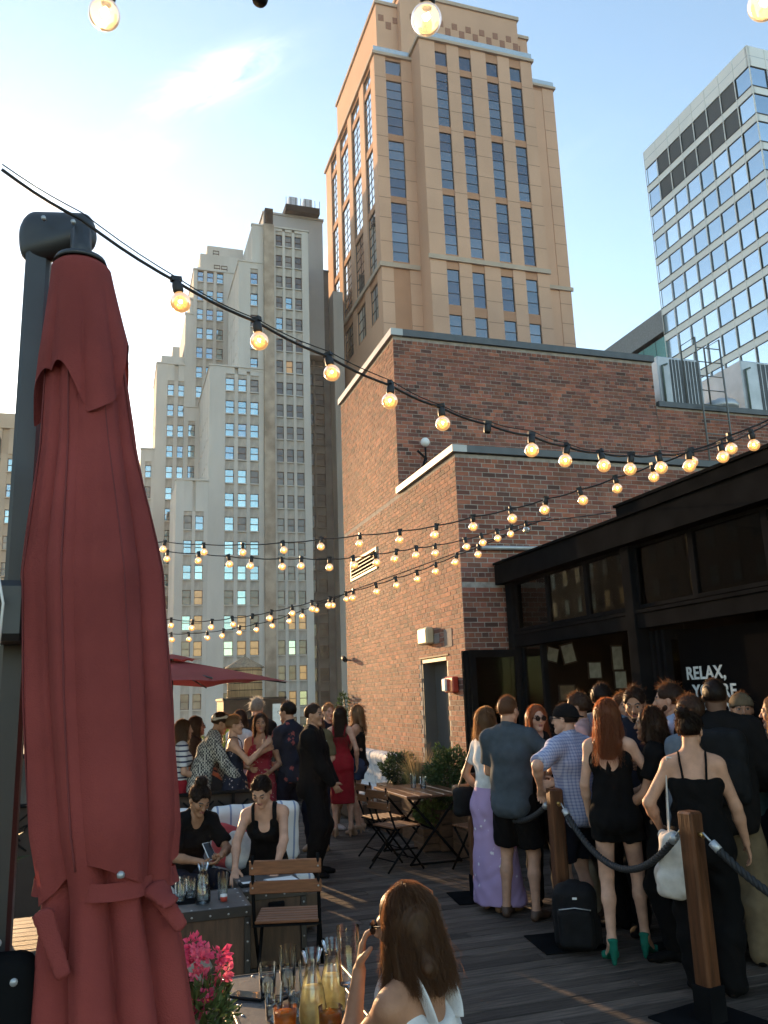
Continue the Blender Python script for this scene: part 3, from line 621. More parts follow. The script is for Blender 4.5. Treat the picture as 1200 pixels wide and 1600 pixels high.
# ---------------------------------------------------------------- soft shapes: blended distance fields meshed with surface nets
f32 = np.float32
class SDF:
    def __init__(s): s.p = []
    def _add(s, fn, lo, hi, k, cuts, sub): s.p.append((fn, np.array(lo, f32), np.array(hi, f32), k, cuts, sub)); return s
    def ell(s, a, b, ra, rb, side=None, k=.03, cuts=(), sub=False):
        """tapered limb from a to b; ra, rb radius or (side radius, front radius)"""
        a = np.array(a, f32); b = np.array(b, f32); ra = ra if hasattr(ra, '__len__') else (ra, ra); rb = rb if hasattr(rb, '__len__') else (rb, rb)
        ax = b-a; L = float(np.linalg.norm(ax)); ax = ax/max(L, 1e-6); sd = np.array(side if side is not None else ((1, 0, 0) if abs(ax[0]) < .8 else (0, 1, 0)), f32)
        sd = sd-ax*float(sd @ ax); sd = sd/np.linalg.norm(sd); fr = np.cross(ax, sd)
        def fn(P):
            q = P-a; t = np.clip((q @ ax)/max(L, 1e-6), 0, 1); q = q-t[..., None]*(b-a); rx = ra[0]+(rb[0]-ra[0])*t; ry = ra[1]+(rb[1]-ra[1])*t; rm = np.minimum(rx, ry)
            return (np.sqrt((q @ sd/rx)**2+(q @ fr/ry)**2+(q @ ax/rm)**2+1e-9)-1)*rm
        m = max(*ra, *rb); return s._add(fn, np.minimum(a, b)-m, np.maximum(a, b)+m, k, cuts, sub)
    def ball(s, c, r, M=None, k=.03, cuts=(), sub=False):
        c = np.array(c, f32); r = np.array(r if hasattr(r, '__len__') else (r, r, r), f32); M_ = None if M is None else np.array(M, f32)
        def fn(P):
            q = P-c
            if M_ is not None: q = q @ M_
            return (np.sqrt(((q/r)**2).sum(-1)+1e-9)-1)*float(r.min())
        m = float(r.max()); return s._add(fn, c-m, c+m, k, cuts, sub)
    def rbox(s, c, h, r, M=None, k=.02, cuts=(), sub=False):
        c = np.array(c, f32); h = np.array(h, f32)-r; M_ = None if M is None else np.array(M, f32)
        def fn(P):
            q = P-c
            if M_ is not None: q = q @ M_
            q = np.abs(q)-h; return np.linalg.norm(np.maximum(q, 0), axis=-1)+np.minimum(q.max(-1), 0)-r
        m = float(np.linalg.norm(h)+r) if M is not None else h+r; return s._add(fn, c-m, c+m, k, cuts, sub)
    def mesh(s, cell, smooth=1):
        lo = np.min([p[1] for p in s.p if not p[5]], 0)-2.5*cell; hi = np.max([p[2] for p in s.p if not p[5]], 0)+2.5*cell
        n = np.ceil((hi-lo)/cell).astype(int)+1; F = np.full(n, .5, f32)
        axs = [(lo[i]+cell*np.arange(n[i])).astype(f32) for i in range(3)]
        for fn, a, b, k, cuts, sub in s.p:
            mg = max(k, cell)*1.6+cell*2
            i0 = np.clip(np.floor((a-mg-lo)/cell).astype(int), 0, n); i1 = np.clip(np.ceil((b+mg-lo)/cell).astype(int)+1, 0, n)
            if (i1 <= i0).any(): continue
            P = np.stack(np.meshgrid(*[axs[i][i0[i]:i1[i]] for i in range(3)], indexing='ij'), -1)
            d = fn(P).astype(f32)
            for cp, cn in cuts: d = np.maximum(d, ((P-np.array(cp, f32)) @ np.array(cn, f32)))
            S = F[i0[0]:i1[0], i0[1]:i1[1], i0[2]:i1[2]]
            if sub: d = -d; h = np.clip(.5-.5*(S-d)/k, 0, 1); S[...] = S+(d-S)*h+k*h*(1-h)
            else: h = np.clip(.5+.5*(S-d)/k, 0, 1); S[...] = S+(d-S)*h-k*h*(1-h)
        return surface_nets(F, lo, cell, smooth)
CORN = np.array([(i, j, k) for i in (0, 1) for j in (0, 1) for k in (0, 1)])
EDG = [(a, b) for a in range(8) for b in range(a+1, 8) if np.abs(CORN[a]-CORN[b]).sum() == 1]
def surface_nets(F, lo, cell, smooth):
    S = F < 0; n = np.array(F.shape); c = np.zeros(n-1, np.int8)
    for o in CORN: c += S[o[0]:n[0]-1+o[0], o[1]:n[1]-1+o[1], o[2]:n[2]-1+o[2]]
    act = (c > 0) & (c < 8); ai = np.argwhere(act); idx = np.full(n-1, -1, np.int64); idx[act] = np.arange(len(ai))
    acc = np.zeros((len(ai), 3)); cnt = np.zeros(len(ai)); vals = [F[ai[:, 0]+o[0], ai[:, 1]+o[1], ai[:, 2]+o[2]] for o in CORN]
    for a, b in EDG:
        fa, fb = vals[a], vals[b]; m = (fa < 0) != (fb < 0); t = np.where(m, fa/np.where(m, fa-fb, 1), 0)
        acc += np.where(m[:, None], CORN[a]+t[:, None]*(CORN[b]-CORN[a]), 0); cnt += m
    V = (ai+acc/cnt[:, None])*cell+lo; Q = []
    for ax in range(3):
        u, v = (ax+1) % 3, (ax+2) % 3; sl0 = [slice(None)]*3; sl1 = [slice(None)]*3; sl0[ax] = slice(0, -1); sl1[ax] = slice(1, None)
        e = np.argwhere(S[tuple(sl0)] != S[tuple(sl1)]); e = e[(e[:, u] > 0) & (e[:, v] > 0) & (e[:, u] < n[u]-1) & (e[:, v] < n[v]-1)]
        if not len(e): continue
        flip = S[e[:, 0], e[:, 1], e[:, 2]]; du = np.zeros(3, int); du[u] = 1; dv = np.zeros(3, int); dv[v] = 1
        g = lambda q: idx[q[:, 0], q[:, 1], q[:, 2]]
        q = np.stack([g(e-du-dv), g(e-dv), g(e), g(e-du)], 1); q[~flip] = q[~flip][:, ::-1]; Q.append(q)
    Q = np.concatenate(Q); Q = Q[(Q >= 0).all(1)]
    for _ in range(smooth):
        A = np.zeros_like(V); C = np.zeros(len(V))
        for i in range(4):
            a, b = Q[:, i], Q[:, (i+1) % 4]
            for x, y in ((a, b), (b, a)):
                for k in range(3): A[:, k] += np.bincount(x, V[y, k], len(V))
                C += np.bincount(x, minlength=len(V))
        V = V*.5+A/np.maximum(C, 1)[:, None]*.5
    return V, Q
def vnormals(V, Q):
    n = np.cross(V[Q[:, 2]]-V[Q[:, 0]], V[Q[:, 3]]-V[Q[:, 1]]); Nn = np.zeros_like(V)
    for i in range(4):
        for k in range(3): Nn[:, k] += np.bincount(Q[:, i], n[:, k], len(V))
    return Nn/np.maximum(np.linalg.norm(Nn, axis=1), 1e-9)[:, None]
def wrinkle(V, Q, amp, seed=0, fz=1.0):
    r = np.random.default_rng(seed); d = np.zeros(len(V))
    for i in range(6):
        k = r.normal(size=3)*np.array([26, 26, 16*fz]); w = r.normal(size=3)*9; d += np.sin(V @ k+2.2*np.sin(V @ w+r.uniform(0, 6))+r.uniform(0, 6))
    return V+vnormals(V, Q)*(d*amp/2.4)[:, None]
def np_mesh(name, parts, mats, smooth=True):
    """parts: list of (V, F(n,3|4), material index or array)"""
    Vs = []; loops = []; starts = []; tot = []; mi = []; o = 0; ls = 0
    for V, F, m in parts:
        F = np.asarray(F); k = F.shape[1]; Vs.append(V); loops.append((F+o).ravel()); starts.append(ls+np.arange(len(F))*k); tot.append(np.full(len(F), k)); mi.append(np.full(len(F), m) if np.isscalar(m) else m); o += len(V); ls += F.size
    V = np.concatenate(Vs); loops = np.concatenate(loops); starts = np.concatenate(starts); mi = np.concatenate(mi)
    me = bpy.data.meshes.new(name); me.vertices.add(len(V)); me.vertices.foreach_set('co', V.astype(f32).ravel()); me.loops.add(len(loops)); me.loops.foreach_set('vertex_index', loops.astype(np.int32))
    me.polygons.add(len(starts)); me.polygons.foreach_set('loop_start', starts.astype(np.int32)); me.polygons.foreach_set('material_index', mi.astype(np.int32)); me.polygons.foreach_set('use_smooth', np.full(len(starts), smooth))
    for m in (mats if isinstance(mats, (list, tuple)) else [mats]): me.materials.append(m)
    me.update(calc_edges=True); me.validate(); return me
def soft(name, sdf, cell, m, parent=None, smooth=1, wr=0., seed=0):
    V, Q = sdf.mesh(cell, smooth)
    if wr: V = wrinkle(V, Q, wr, seed)
    return link(name, np_mesh(name, [(V, Q, 0)], m), parent)
def ribbons(paths, width, rng, taper=True):
    """paths (n, k, 3) -> thin ribbon strips, each turned its own way"""
    n, k, _ = paths.shape; d = np.gradient(paths, axis=1); d /= np.maximum(np.linalg.norm(d, axis=2, keepdims=True), 1e-9)
    up = rng.normal(size=(n, 1, 3)); s = np.cross(d, np.broadcast_to(up, d.shape)); s /= np.maximum(np.linalg.norm(s, axis=2, keepdims=True), 1e-9)
    w = (np.linspace(1, .25, k) if taper else np.ones(k))[None, :, None]*width*rng.uniform(.6, 1.3, (n, 1, 1))
    V = np.stack([paths-s*w/2, paths+s*w/2], 2).reshape(-1, 3); b = (np.arange(n)*k*2)[:, None]+(np.arange(k-1)*2)[None]; b = b.ravel()
    return V, np.stack([b, b+1, b+3, b+2], 1)

# ---------------------------------------------------------------- people
def U(v): v = np.array(v, float); return v/max(np.linalg.norm(v), 1e-9)
def ik(a, t, l1, l2, pole):
    a = np.array(a, float); t = np.array(t, float); v = t-a; d = np.linalg.norm(v); d2 = min(max(d, abs(l1-l2)+.02), l1+l2-.004); v = v/max(d, 1e-6); t = a+v*d2
    x = (l1*l1-l2*l2+d2*d2)/(2*d2); hgt = math.sqrt(max(l1*l1-x*x, 0)); p = np.array(pole, float); p = p-v*(p @ v); p = U(p); return a+v*x+p*hgt, t
def rotm(right, front, up): return np.stack([right, front, up], 1)
def skeleton(h=1.70, fem=True, wid=1.0, lean=0, side=0, twist=0, pel=(0, 0, .93), hr=None, hl=None, er=None, el=None, fr=None, fl=None, kr=None, kl=None, hy=0, hp=0, ht=0, heel=0., fyr=None, fyl=None, **_):
    J = dict(fem=fem, wid=wid, s=h/1.75, heel=heel); A = np.array; pel = A(pel, float); pel[2] += heel if pel[2] > .8 else 0
    l, sd, tw = R(lean), R(side), R(twist); up1 = U((sin(sd), sin(l)*cos(sd), cos(l)*cos(sd))); upm = U(up1+A((0, 0, 1.)))
    r1 = A((cos(tw), -sin(tw), 0.)); r1 = U(r1-up1*(r1 @ up1)); f1 = np.cross(up1, r1); J.update(up=up1, r=r1, f=f1, Pc=pel)
    J['waist'] = pel+A((0, 0, .05))+upm*.10; J['chest'] = J['waist']+up1*.19; J['neckb'] = J['chest']+up1*.20
    sw = .153 if fem else .182
    a, b, c = R(-hy), R(-hp), R(ht); Rz = A([[cos(a), -sin(a), 0], [sin(a), cos(a), 0], [0, 0, 1]]); Rx = A([[1, 0, 0], [0, cos(b), -sin(b)], [0, sin(b), cos(b)]]); Ry = A([[cos(c), 0, sin(c)], [0, 1, 0], [-sin(c), 0, cos(c)]])
    uph = U(up1*.45+A((0, 0, 1.))*.55); rh = U(r1-uph*(r1 @ uph)); H = rotm(rh, np.cross(uph, rh), uph) @ Rz @ Rx @ Ry; J['H'] = H
    J['head'] = J['neckb']+uph*.07+H[:, 2]*.085+H[:, 1]*.022
    for k, sg, ht_, pole, ft, kp, fy in (('R', 1, hr, er, fr, kr, fyr), ('L', -1, hl, el, fl, kl, fyl)):
        J['sh'+k] = J['chest']+up1*.135+r1*sg*sw; J['hip'+k] = pel+A((sg*.088, 0, -.02))
        t = A(ht_, float) if ht_ is not None else J['sh'+k]+A((sg*.07, .03, -.53)); pole = pole if pole is not None else (sg*.5, -.8, -.15)
        J['el'+k], J['wr'+k] = ik(J['sh'+k], t, .285, .255, pole)
        ft = A(ft, float) if ft is not None else A((sg*.10, 0, 0.)); an = A((ft[0], ft[1], ft[2]+.075+heel)); J['kn'+k], J['an'+k] = ik(J['hip'+k], an, .43, .425, kp if kp is not None else (sg*.12, 1, 0))
        ang = R(fy if fy is not None else sg*12); J['fd'+k] = A((sin(ang), cos(ang), 0.))
    return J
def body_parts(S, J, groups, off=0., cuts={}, k=.05, leg=0., arm=0., sides='RL'):
    """adds the named body regions, inflated by off; leg / arm loosen trouser legs and sleeves towards the end"""
    fem = J['fem']; w = J['wid']; r, f, up, Pc, ch, wa = J['r'], J['f'], J['up'], J['Pc'], J['chest'], J['waist']; Z = np.array((0, 0, 1.)); o = off
    P2 = lambda a, b: (a*w+o, b*w+o); g = lambda n: cuts.get(n, ())+cuts.get('*', ()); X0 = np.array((1., 0, 0))
    if 'pelvis' in groups:
        S.ell(Pc-Z*.05, Pc+Z*.05, P2(.150 if fem else .140, .10), P2(.148 if fem else .14, .098), X0, k, g('pelvis'))
        for s in (1, -1): S.ball(Pc+np.array((s*.068, -.052, -.055)), .080*w+o, k=k, cuts=g('pelvis'))
    if 'abdomen' in groups: S.ell(Pc+Z*.07, wa+up*.03, P2(.132 if fem else .138, .092), P2(.112 if fem else .136, .084 if fem else .095), U(X0+r), k, g('abdomen'))
    if 'chest' in groups:
        S.ell(wa+up*.02, ch+up*.02, P2(.114 if fem else .138, .084 if fem else .096), P2(.132 if fem else .155, .092 if fem else .108), r, k, g('chest'))
        S.ell(ch+up*.02, ch+up*.115, P2(.134 if fem else .16, .090 if fem else .105), P2(.112 if fem else .13, .068 if fem else .078), r, k, g('chest'))
        if fem:
            for s in (1, -1): S.ball(ch+f*.068+r*s*.062+up*.012, .060*w+o, k=.04, cuts=g('chest'))
    if 'shoulders' in groups:
        q = .048 if fem else .058; S.ell(J['shL'], J['shR'], q*w+o, q*w+o, None, .05, g('shoulders'))
        for s in 'RL': S.ell(J['neckb']+up*.01, J['sh'+s]*.75+J['neckb']*.25+up*.012, .040*w+o, .036*w+o, None, .05, g('shoulders'))
    if 'neck' in groups: q = .048 if fem else .057; S.ell(J['neckb']-up*.03, J['head']-J['H'][:, 2]*.05-J['H'][:, 1]*.02, q*w+.004+o, q*w+o, None, .03, g('neck'))
    for s in sides:
        sh, el, wr, hp, kn, an = (J[n+s] for n in ('sh', 'el', 'wr', 'hip', 'kn', 'an'))
        if 'uarm' in groups: S.ell(sh, el, (.043 if fem else .052)*w+o, (.035 if fem else .042)*w+o+arm, None, .03, g('uarm'+s)+g('uarm'))
        if 'farm' in groups:
            m = el*.68+wr*.32; S.ell(el, m, (.036 if fem else .042)*w+o, (.037 if fem else .044)*w+o, None, .02, g('farm')); S.ell(m, wr, (.036 if fem else .043)*w+o, .024+o+arm, None, .02, g('farm'))
        if 'thigh' in groups: S.ell(hp, kn, (.084 if fem else .082)*w+o, .054*w+o+leg, None, .045, g('thigh'+s)+g('thigh'))
        if 'calf' in groups:
            bk = U(np.cross(U(an-kn), np.cross(J['fd'+s], U(an-kn)))); m = kn*.62+an*.38-bk*.014; S.ell(kn, m, .050*w+o+leg, .050*w+o+leg, None, .025, g('calf')); S.ell(m, an, .048*w+o+leg, .032+o+leg, None, .03, g('calf'))
        if 'foot' in groups:
            fd = J['fd'+s]; hl_ = J['heel']; sdv = np.cross(fd, Z); gz = an[2]-.075-hl_
            heel = an-fd*.03; heel[2] = gz+hl_+.03; ball_ = an+fd*.115; ball_[2] = gz+.028; toe = an+fd*.175; toe[2] = gz+.020
            S.ell(an, heel, .034+o, .028+o, None, .02, g('foot')); S.ell(an+fd*.01-Z*.02, ball_, (.033+o, .03+o), (.040+o, .022+o), sdv, .025, g('foot')); S.ell(ball_, toe, (.040+o, .022+o), (.026+o, .015+o), sdv, .02, g('foot'))
    return S
def hand_mesh(J, s, curl=.35, n=None, spread=1.0):
    wr = J['wr'+s]; d = U(wr-J['el'+s]); sg = 1 if s == 'R' else -1
    n = np.array(n if n is not None else (-sg, 0.1, 0)); n = U(n-d*(n @ d)); sd = np.cross(d, n)*sg; S = SDF()     # n palm normal, sd towards thumb
    S.ell(wr-d*.05, wr, .026, .024, None, .02); S.ell(wr+d*.012, wr+d*.085, (.024, .015), (.036, .013), sd, .015)
    for i, (o_, L, q) in enumerate(((.027, .072, .0), (.009, .080, .1), (-.009, .074, .2), (-.026, .058, .3))):
        b = wr+d*.09+sd*o_*spread; dd = U(d+sd*o_*2.2*spread*(1-curl)); a_ = 0
        for j, ln in enumerate((.45, .32, .23)):
            a_ += curl*(50+8*q*10 if j else 38); v = dd*cos(R(a_))+n*sin(R(a_)); e = b+v*L*ln; S.ell(b, e, .0092-.0012*j, .0086-.0012*j, None, .005); b = e
    b = wr+d*.03+sd*.026; v = U(d*.62+sd*.62+n*.35); e = b+v*.042; S.ell(b, e, .014, .0105, None, .012); v = U(d*.8+sd*.25+n*(.3+curl*.5)); S.ell(e, e+v*.03, .0105, .008, None, .006)
    return S
def head_sdf(fem, neck=True, beard=False):
    S = SDF(); j = .92 if fem else 1.0
    S.ball((0, -.012, .030), (.073, .093, .086), k=.02); S.ball((0, .028, -.028), (.056*j+.002, .060, .082), k=.03)
    for s in (1, -1):
        S.ell((s*.044*j, -.002, -.052), (0, .066, -.092), .023, .017*j, None, .025); S.ball((s*.036, .058, -.018), .024, k=.02); S.ball((s*.076, -.008, -.006), (.008, .019, .030), k=.008)
        S.ball((s*.030, .101, .008), (.016, .014, .011), k=.012, sub=True); S.ball((s*.030, .0755, .007), .0135, k=.003)
        S.ell((s*.012, .087, .024), (s*.044, .074, .027), .008 if fem else .0095, .006, None, .012)
    S.ell((0, .086, .014), (0, .107, -.022), .0075, .0105*j+.001, None, .010); S.ball((.010, .098, -.026), .0075, k=.006); S.ball((-.010, .098, -.026), .0075, k=.006)
    S.ball((0, .088, -.051), (.022, .010, .0055), k=.005); S.ball((0, .086, -.060), (.019, .010, .0065), k=.005); S.ball((0, .070, -.092), (.021*j, .021, .017), k=.018)
    return S
def head_mesh(fem, cell):
    V, Q = head_sdf(fem).mesh(cell, 1); c = V[Q].mean(1); m = np.zeros(len(Q), int); ax = np.abs(c[:, 0])
    ed = np.sqrt((ax-.030)**2+((c[:, 2]-.0065)*1.5)**2); front = c[:, 1] > .06
    m[front & (ed < .0115)] = 2; m[front & (np.sqrt((ax-.030)**2+(c[:, 2]-.0065)**2) < .0062)] = 1; m[front & (ed < .0150) & (c[:, 2] > .0105)] = 1
    bz = .0285+.004*np.sin(np.clip((ax-.014)/.034, 0, 1)*pi); m[front & (ax > .013) & (ax < .047) & (np.abs(c[:, 2]-bz) < .0042)] = 1
    m[(c[:, 1] > .085) & (ax < .023) & (c[:, 2] < -.0455) & (c[:, 2] > -.0665)] = 3
    return V, Q, m
HEADS = {}
def hair_strands(style, n, L, rng, lay=0., tie=None, part=0.):
    """paths in head space following the skull from the parting, then falling"""
    c = np.array((0, -.012, .030)); k = 12; E = np.array((.082, .103, .098))*(1+rng.uniform(-.01, .05+lay, (n, 1)))
    if style in ('long', 'bob'):
        ph = rng.uniform(-180, 180, n); front = np.abs(ph) < 62; ph[front] = np.sign(ph[front])*(62+rng.uniform(0, 40, front.sum())); ph = np.radians(ph)
        t0 = np.radians(rng.uniform(3, 70, n)*rng.random(n)); te = np.radians(np.where(np.abs(np.degrees(ph)) < 100, 92, 100)); P = np.zeros((n, k, 3)); Lh = L*rng.uniform(.72, 1.05, n)
        for i in range(k):
            s = i/(k-1); a = np.minimum(s/.4, 1); th = t0+(te-t0)*a; p = c+np.stack([E[:, 0]*np.sin(ph)*np.sin(th)+part*(1-a), E[:, 1]*np.cos(ph)*np.sin(th), E[:, 2]*np.cos(th)], 1)
            fall = np.maximum(s-.4, 0)/.6*Lh; sd = np.cos(ph); p[:, 2] -= fall; back = sd < .25
            p[:, 0] += np.sin(ph)*(.10*fall*(1 if style == 'long' else .25)); p[:, 1] += np.where(back, -.10*fall-.02*np.sqrt(fall*10)*.5, .16*fall*(sd > .25))
            p += (rng.normal(size=(n, 3))*.0035*(1+2*s)) if i else 0; P[:, i] = p
        return P
    if style in ('pony', 'bun', 'tied'):
        T = np.array(tie if tie is not None else (0, -.1, .06)); dT = (T-c)/np.array((.082, .103, .098)); dT /= np.linalg.norm(dT)
        ph = np.radians(rng.uniform(-180, 180, n)); th = np.radians(rng.uniform(20, 118, n)); low = np.abs(ph) < 1.05; th[low] = np.minimum(th[low], np.radians(62)-np.abs(ph[low])*.05)
        side = (np.abs(ph) > 1.05) & (np.abs(ph) < 1.75); th[side] = np.minimum(th[side], np.radians(88))
        d0 = np.stack([np.sin(ph)*np.sin(th), np.cos(ph)*np.sin(th), np.cos(th)], 1); P = np.zeros((n, k, 3))
        for i in range(k):
            s = i/(k-1); d = d0*(1-s)+dT*s+np.array((0, 0, .15))*s*(1-s); d /= np.linalg.norm(d, axis=1, keepdims=True); P[:, i] = c+d*E+(rng.normal(size=(n, 3))*.002)
        return P
    # short
    ph = np.radians(rng.uniform(-180, 180, n)); th = np.radians(np.where(np.abs(ph) < 1.0, rng.uniform(0, 58, n), np.where(np.abs(ph) < 1.7, rng.uniform(0, 82, n), rng.uniform(0, 112, n))))
    d0 = np.stack([np.sin(ph)*np.sin(th), np.cos(ph)*np.sin(th), np.cos(th)], 1); k = 5; P = np.zeros((n, k, 3)); fl = rng.normal(size=(n, 3))*.5+np.array((0, .25, .1))+d0*.45; ln = L*rng.uniform(.5, 1.2, (n, 1))
    for i in range(k): s = i/(k-1); P[:, i] = c+d0*E*.985+fl*ln*s+np.array((0, 0, -.3))*ln*s*s
    return P
def hair_volume(style, L, thick, hi=False):
    """solid under-layer of the hair in head space"""
    S = SDF(); S.ball((0, -.014, .031), (.0735+thick, .094+thick, .087+thick), k=.015)
    if style == 'long': S.ell((0, -.05, .02), (0, -.095, -L*.55), (.086, .06), (.095, .035), (1, 0, 0), .04); S.ell((0, -.095, -L*.55), (0, -.105, -L*.95), (.09, .034), (.055, .015), (1, 0, 0), .03)
    if style == 'long':
        for s in (1, -1): S.ell((s*.062, -.005, .01), (s*.082, .0, -.16), (.03, .05), (.028, .03), None, .03)
    if style == 'bob': S.ell((0, -.045, .0), (0, -.06, -L*.8), (.086, .062), (.088, .05), (1, 0, 0), .03)
    if style == 'bob':
        for s in (1, -1): S.ell((s*.068, .0, .0), (s*.076, .01, -L*.75), (.02, .042), (.018, .035), None, .03)
    S.ball((0, .100, -.036), (.065, .078, .119), k=.02, sub=True)
    if style in ('short', 'pony', 'bun', 'tied'):
        S.rbox((0, .02, -.16), (.2, .125, .135), .03, k=.02, sub=True)      # below the ears
        S.rbox((0, -.1, -.24), (.2, .2, .16), .02, k=.02, sub=True)
        for s in (1, -1): S.ball((s*.085, .002, -.012), (.03, .03, .034), k=.01, sub=True)
    if style in ('short', 'pony', 'bun', 'tied'):
        for s in (1, -1): S.ball((s*.074, .052, -.030), (.035, .045, .05), k=.012, sub=True)
    return S
def skin(name, col): return mat('skin_'+name, col, .55, var=.16, scale=14, spec=.3, bump=.12, bscale=90)
SK = dict(fair=skin('fair', (.52, .30, .21)), light=skin('light', (.46, .25, .165)), tan=skin('tan', (.34, .175, .105)), olive=skin('olive', (.28, .145, .085)), brown=skin('brown', (.13, .065, .04)))
def hairm(name, col, tr=.45): return mat('hair_'+name, col, .45, var=.35, scale=30, stretch=(6, 6, 1), spec=.28, isl=.5, transl=tr, tcol=tuple(min(.6, c*3.2+d) for c, d in zip(col, (.06, .025, .008))))
HR = dict(black=hairm('black', (.018, .011, .008)), dark=hairm('dark_brown', (.042, .022, .013)), brown=hairm('brown', (.085, .042, .021)), auburn=hairm('auburn', (.16, .055, .022)), blond=hairm('dark_blond', (.17, .10, .05)), grey=hairm('grey', (.30, .25, .20), .5))
lip_m = mat('lips', (.27, .095, .08), .4); eyew_m = mat('eye_white', (.34, .30, .28), .3); browm = mat('brow_dark', (.02, .013, .01), .6); shades_m = mat('sunglass_black', (.008, .008, .009), .12, spec=.7)
def cloth(name, col, rough=.9, var=.12, scale=18, **k): return mat('cloth_'+name, col, rough, var=var, scale=scale, bump=.25, bscale=220, spec=.12, **k)
def pattern(name, c1, c2, kind, scale, rough=.85):
    m = mat('cloth_'+name, c1, rough, var=.06, spec=.25); t = m.node_tree; L = t.links.new; b = t.nodes['Principled BSDF']; rp0 = [n for n in t.nodes if n.type == 'VALTORGB'][0]; c = [n for n in t.nodes if n.type == 'TEX_COORD'][0]
    mx = N(t, 'ShaderNodeMix', data_type='RGBA'); L(rp0.outputs[0], mx.inputs[6]); mx.inputs[7].default_value = (*c2, 1); sp = N(t, 'ShaderNodeSeparateXYZ'); L(c.outputs['Object'], sp.inputs[0])
    def tri(sock, sc, thr):
        a = N(t, 'ShaderNodeMath', operation='MULTIPLY'); L(sock, a.inputs[0]); a.inputs[1].default_value = sc; f = N(t, 'ShaderNodeMath', operation='FRACT'); L(a.outputs[0], f.inputs[0]); g_ = N(t, 'ShaderNodeMath', operation='GREATER_THAN'); L(f.outputs[0], g_.inputs[0]); g_.inputs[1].default_value = thr; return g_.outputs[0]
    if kind == 'stripes': fac = tri(sp.outputs[2], scale, .68)
    elif kind == 'vstripes':
        fac = tri(sp.outputs[0], scale, .85)
    elif kind == 'plaid':
        a = N(t, 'ShaderNodeMath', operation='ADD'); L(tri(sp.outputs[2], scale, .62), a.inputs[0]); L(tri(sp.outputs[0], scale, .62), a.inputs[1]); h_ = N(t, 'ShaderNodeMath', operation='MULTIPLY'); L(a.outputs[0], h_.inputs[0]); h_.inputs[1].default_value = .5; fac = h_.outputs[0]
    elif kind == 'check':
        ck = N(t, 'ShaderNodeTexChecker'); ck.inputs['Scale'].default_value = scale; mp = N(t, 'ShaderNodeMapping'); mp.inputs['Rotation'].default_value = (.3, .78, .4); mp.inputs['Scale'].default_value = (1, 1, .6); L(c.outputs['Object'], mp.inputs[0]); L(mp.outputs[0], ck.inputs[0]); fac = ck.outputs['Fac']
    else:
        vo = N(t, 'ShaderNodeTexVoronoi'); vo.inputs['Scale'].default_value = scale; L(c.outputs['Object'], vo.inputs['Vector']); nz = N(t, 'ShaderNodeTexNoise'); nz.inputs['Scale'].default_value = scale*5; L(c.outputs['Object'], nz.inputs[0])
        a = N(t, 'ShaderNodeMath', operation='MULTIPLY_ADD'); L(nz.outputs[0], a.inputs[0]); a.inputs[1].default_value = .5; L(vo.outputs['Distance'], a.inputs[2]); g_ = N(t, 'ShaderNodeMath', operation='LESS_THAN'); L(a.outputs[0], g_.inputs[0]); g_.inputs[1].default_value = .48 if kind == 'floral' else .40; fac = g_.outputs[0]
    L(fac, mx.inputs[0]); L(mx.outputs[2], b.inputs['Base Color']); return m

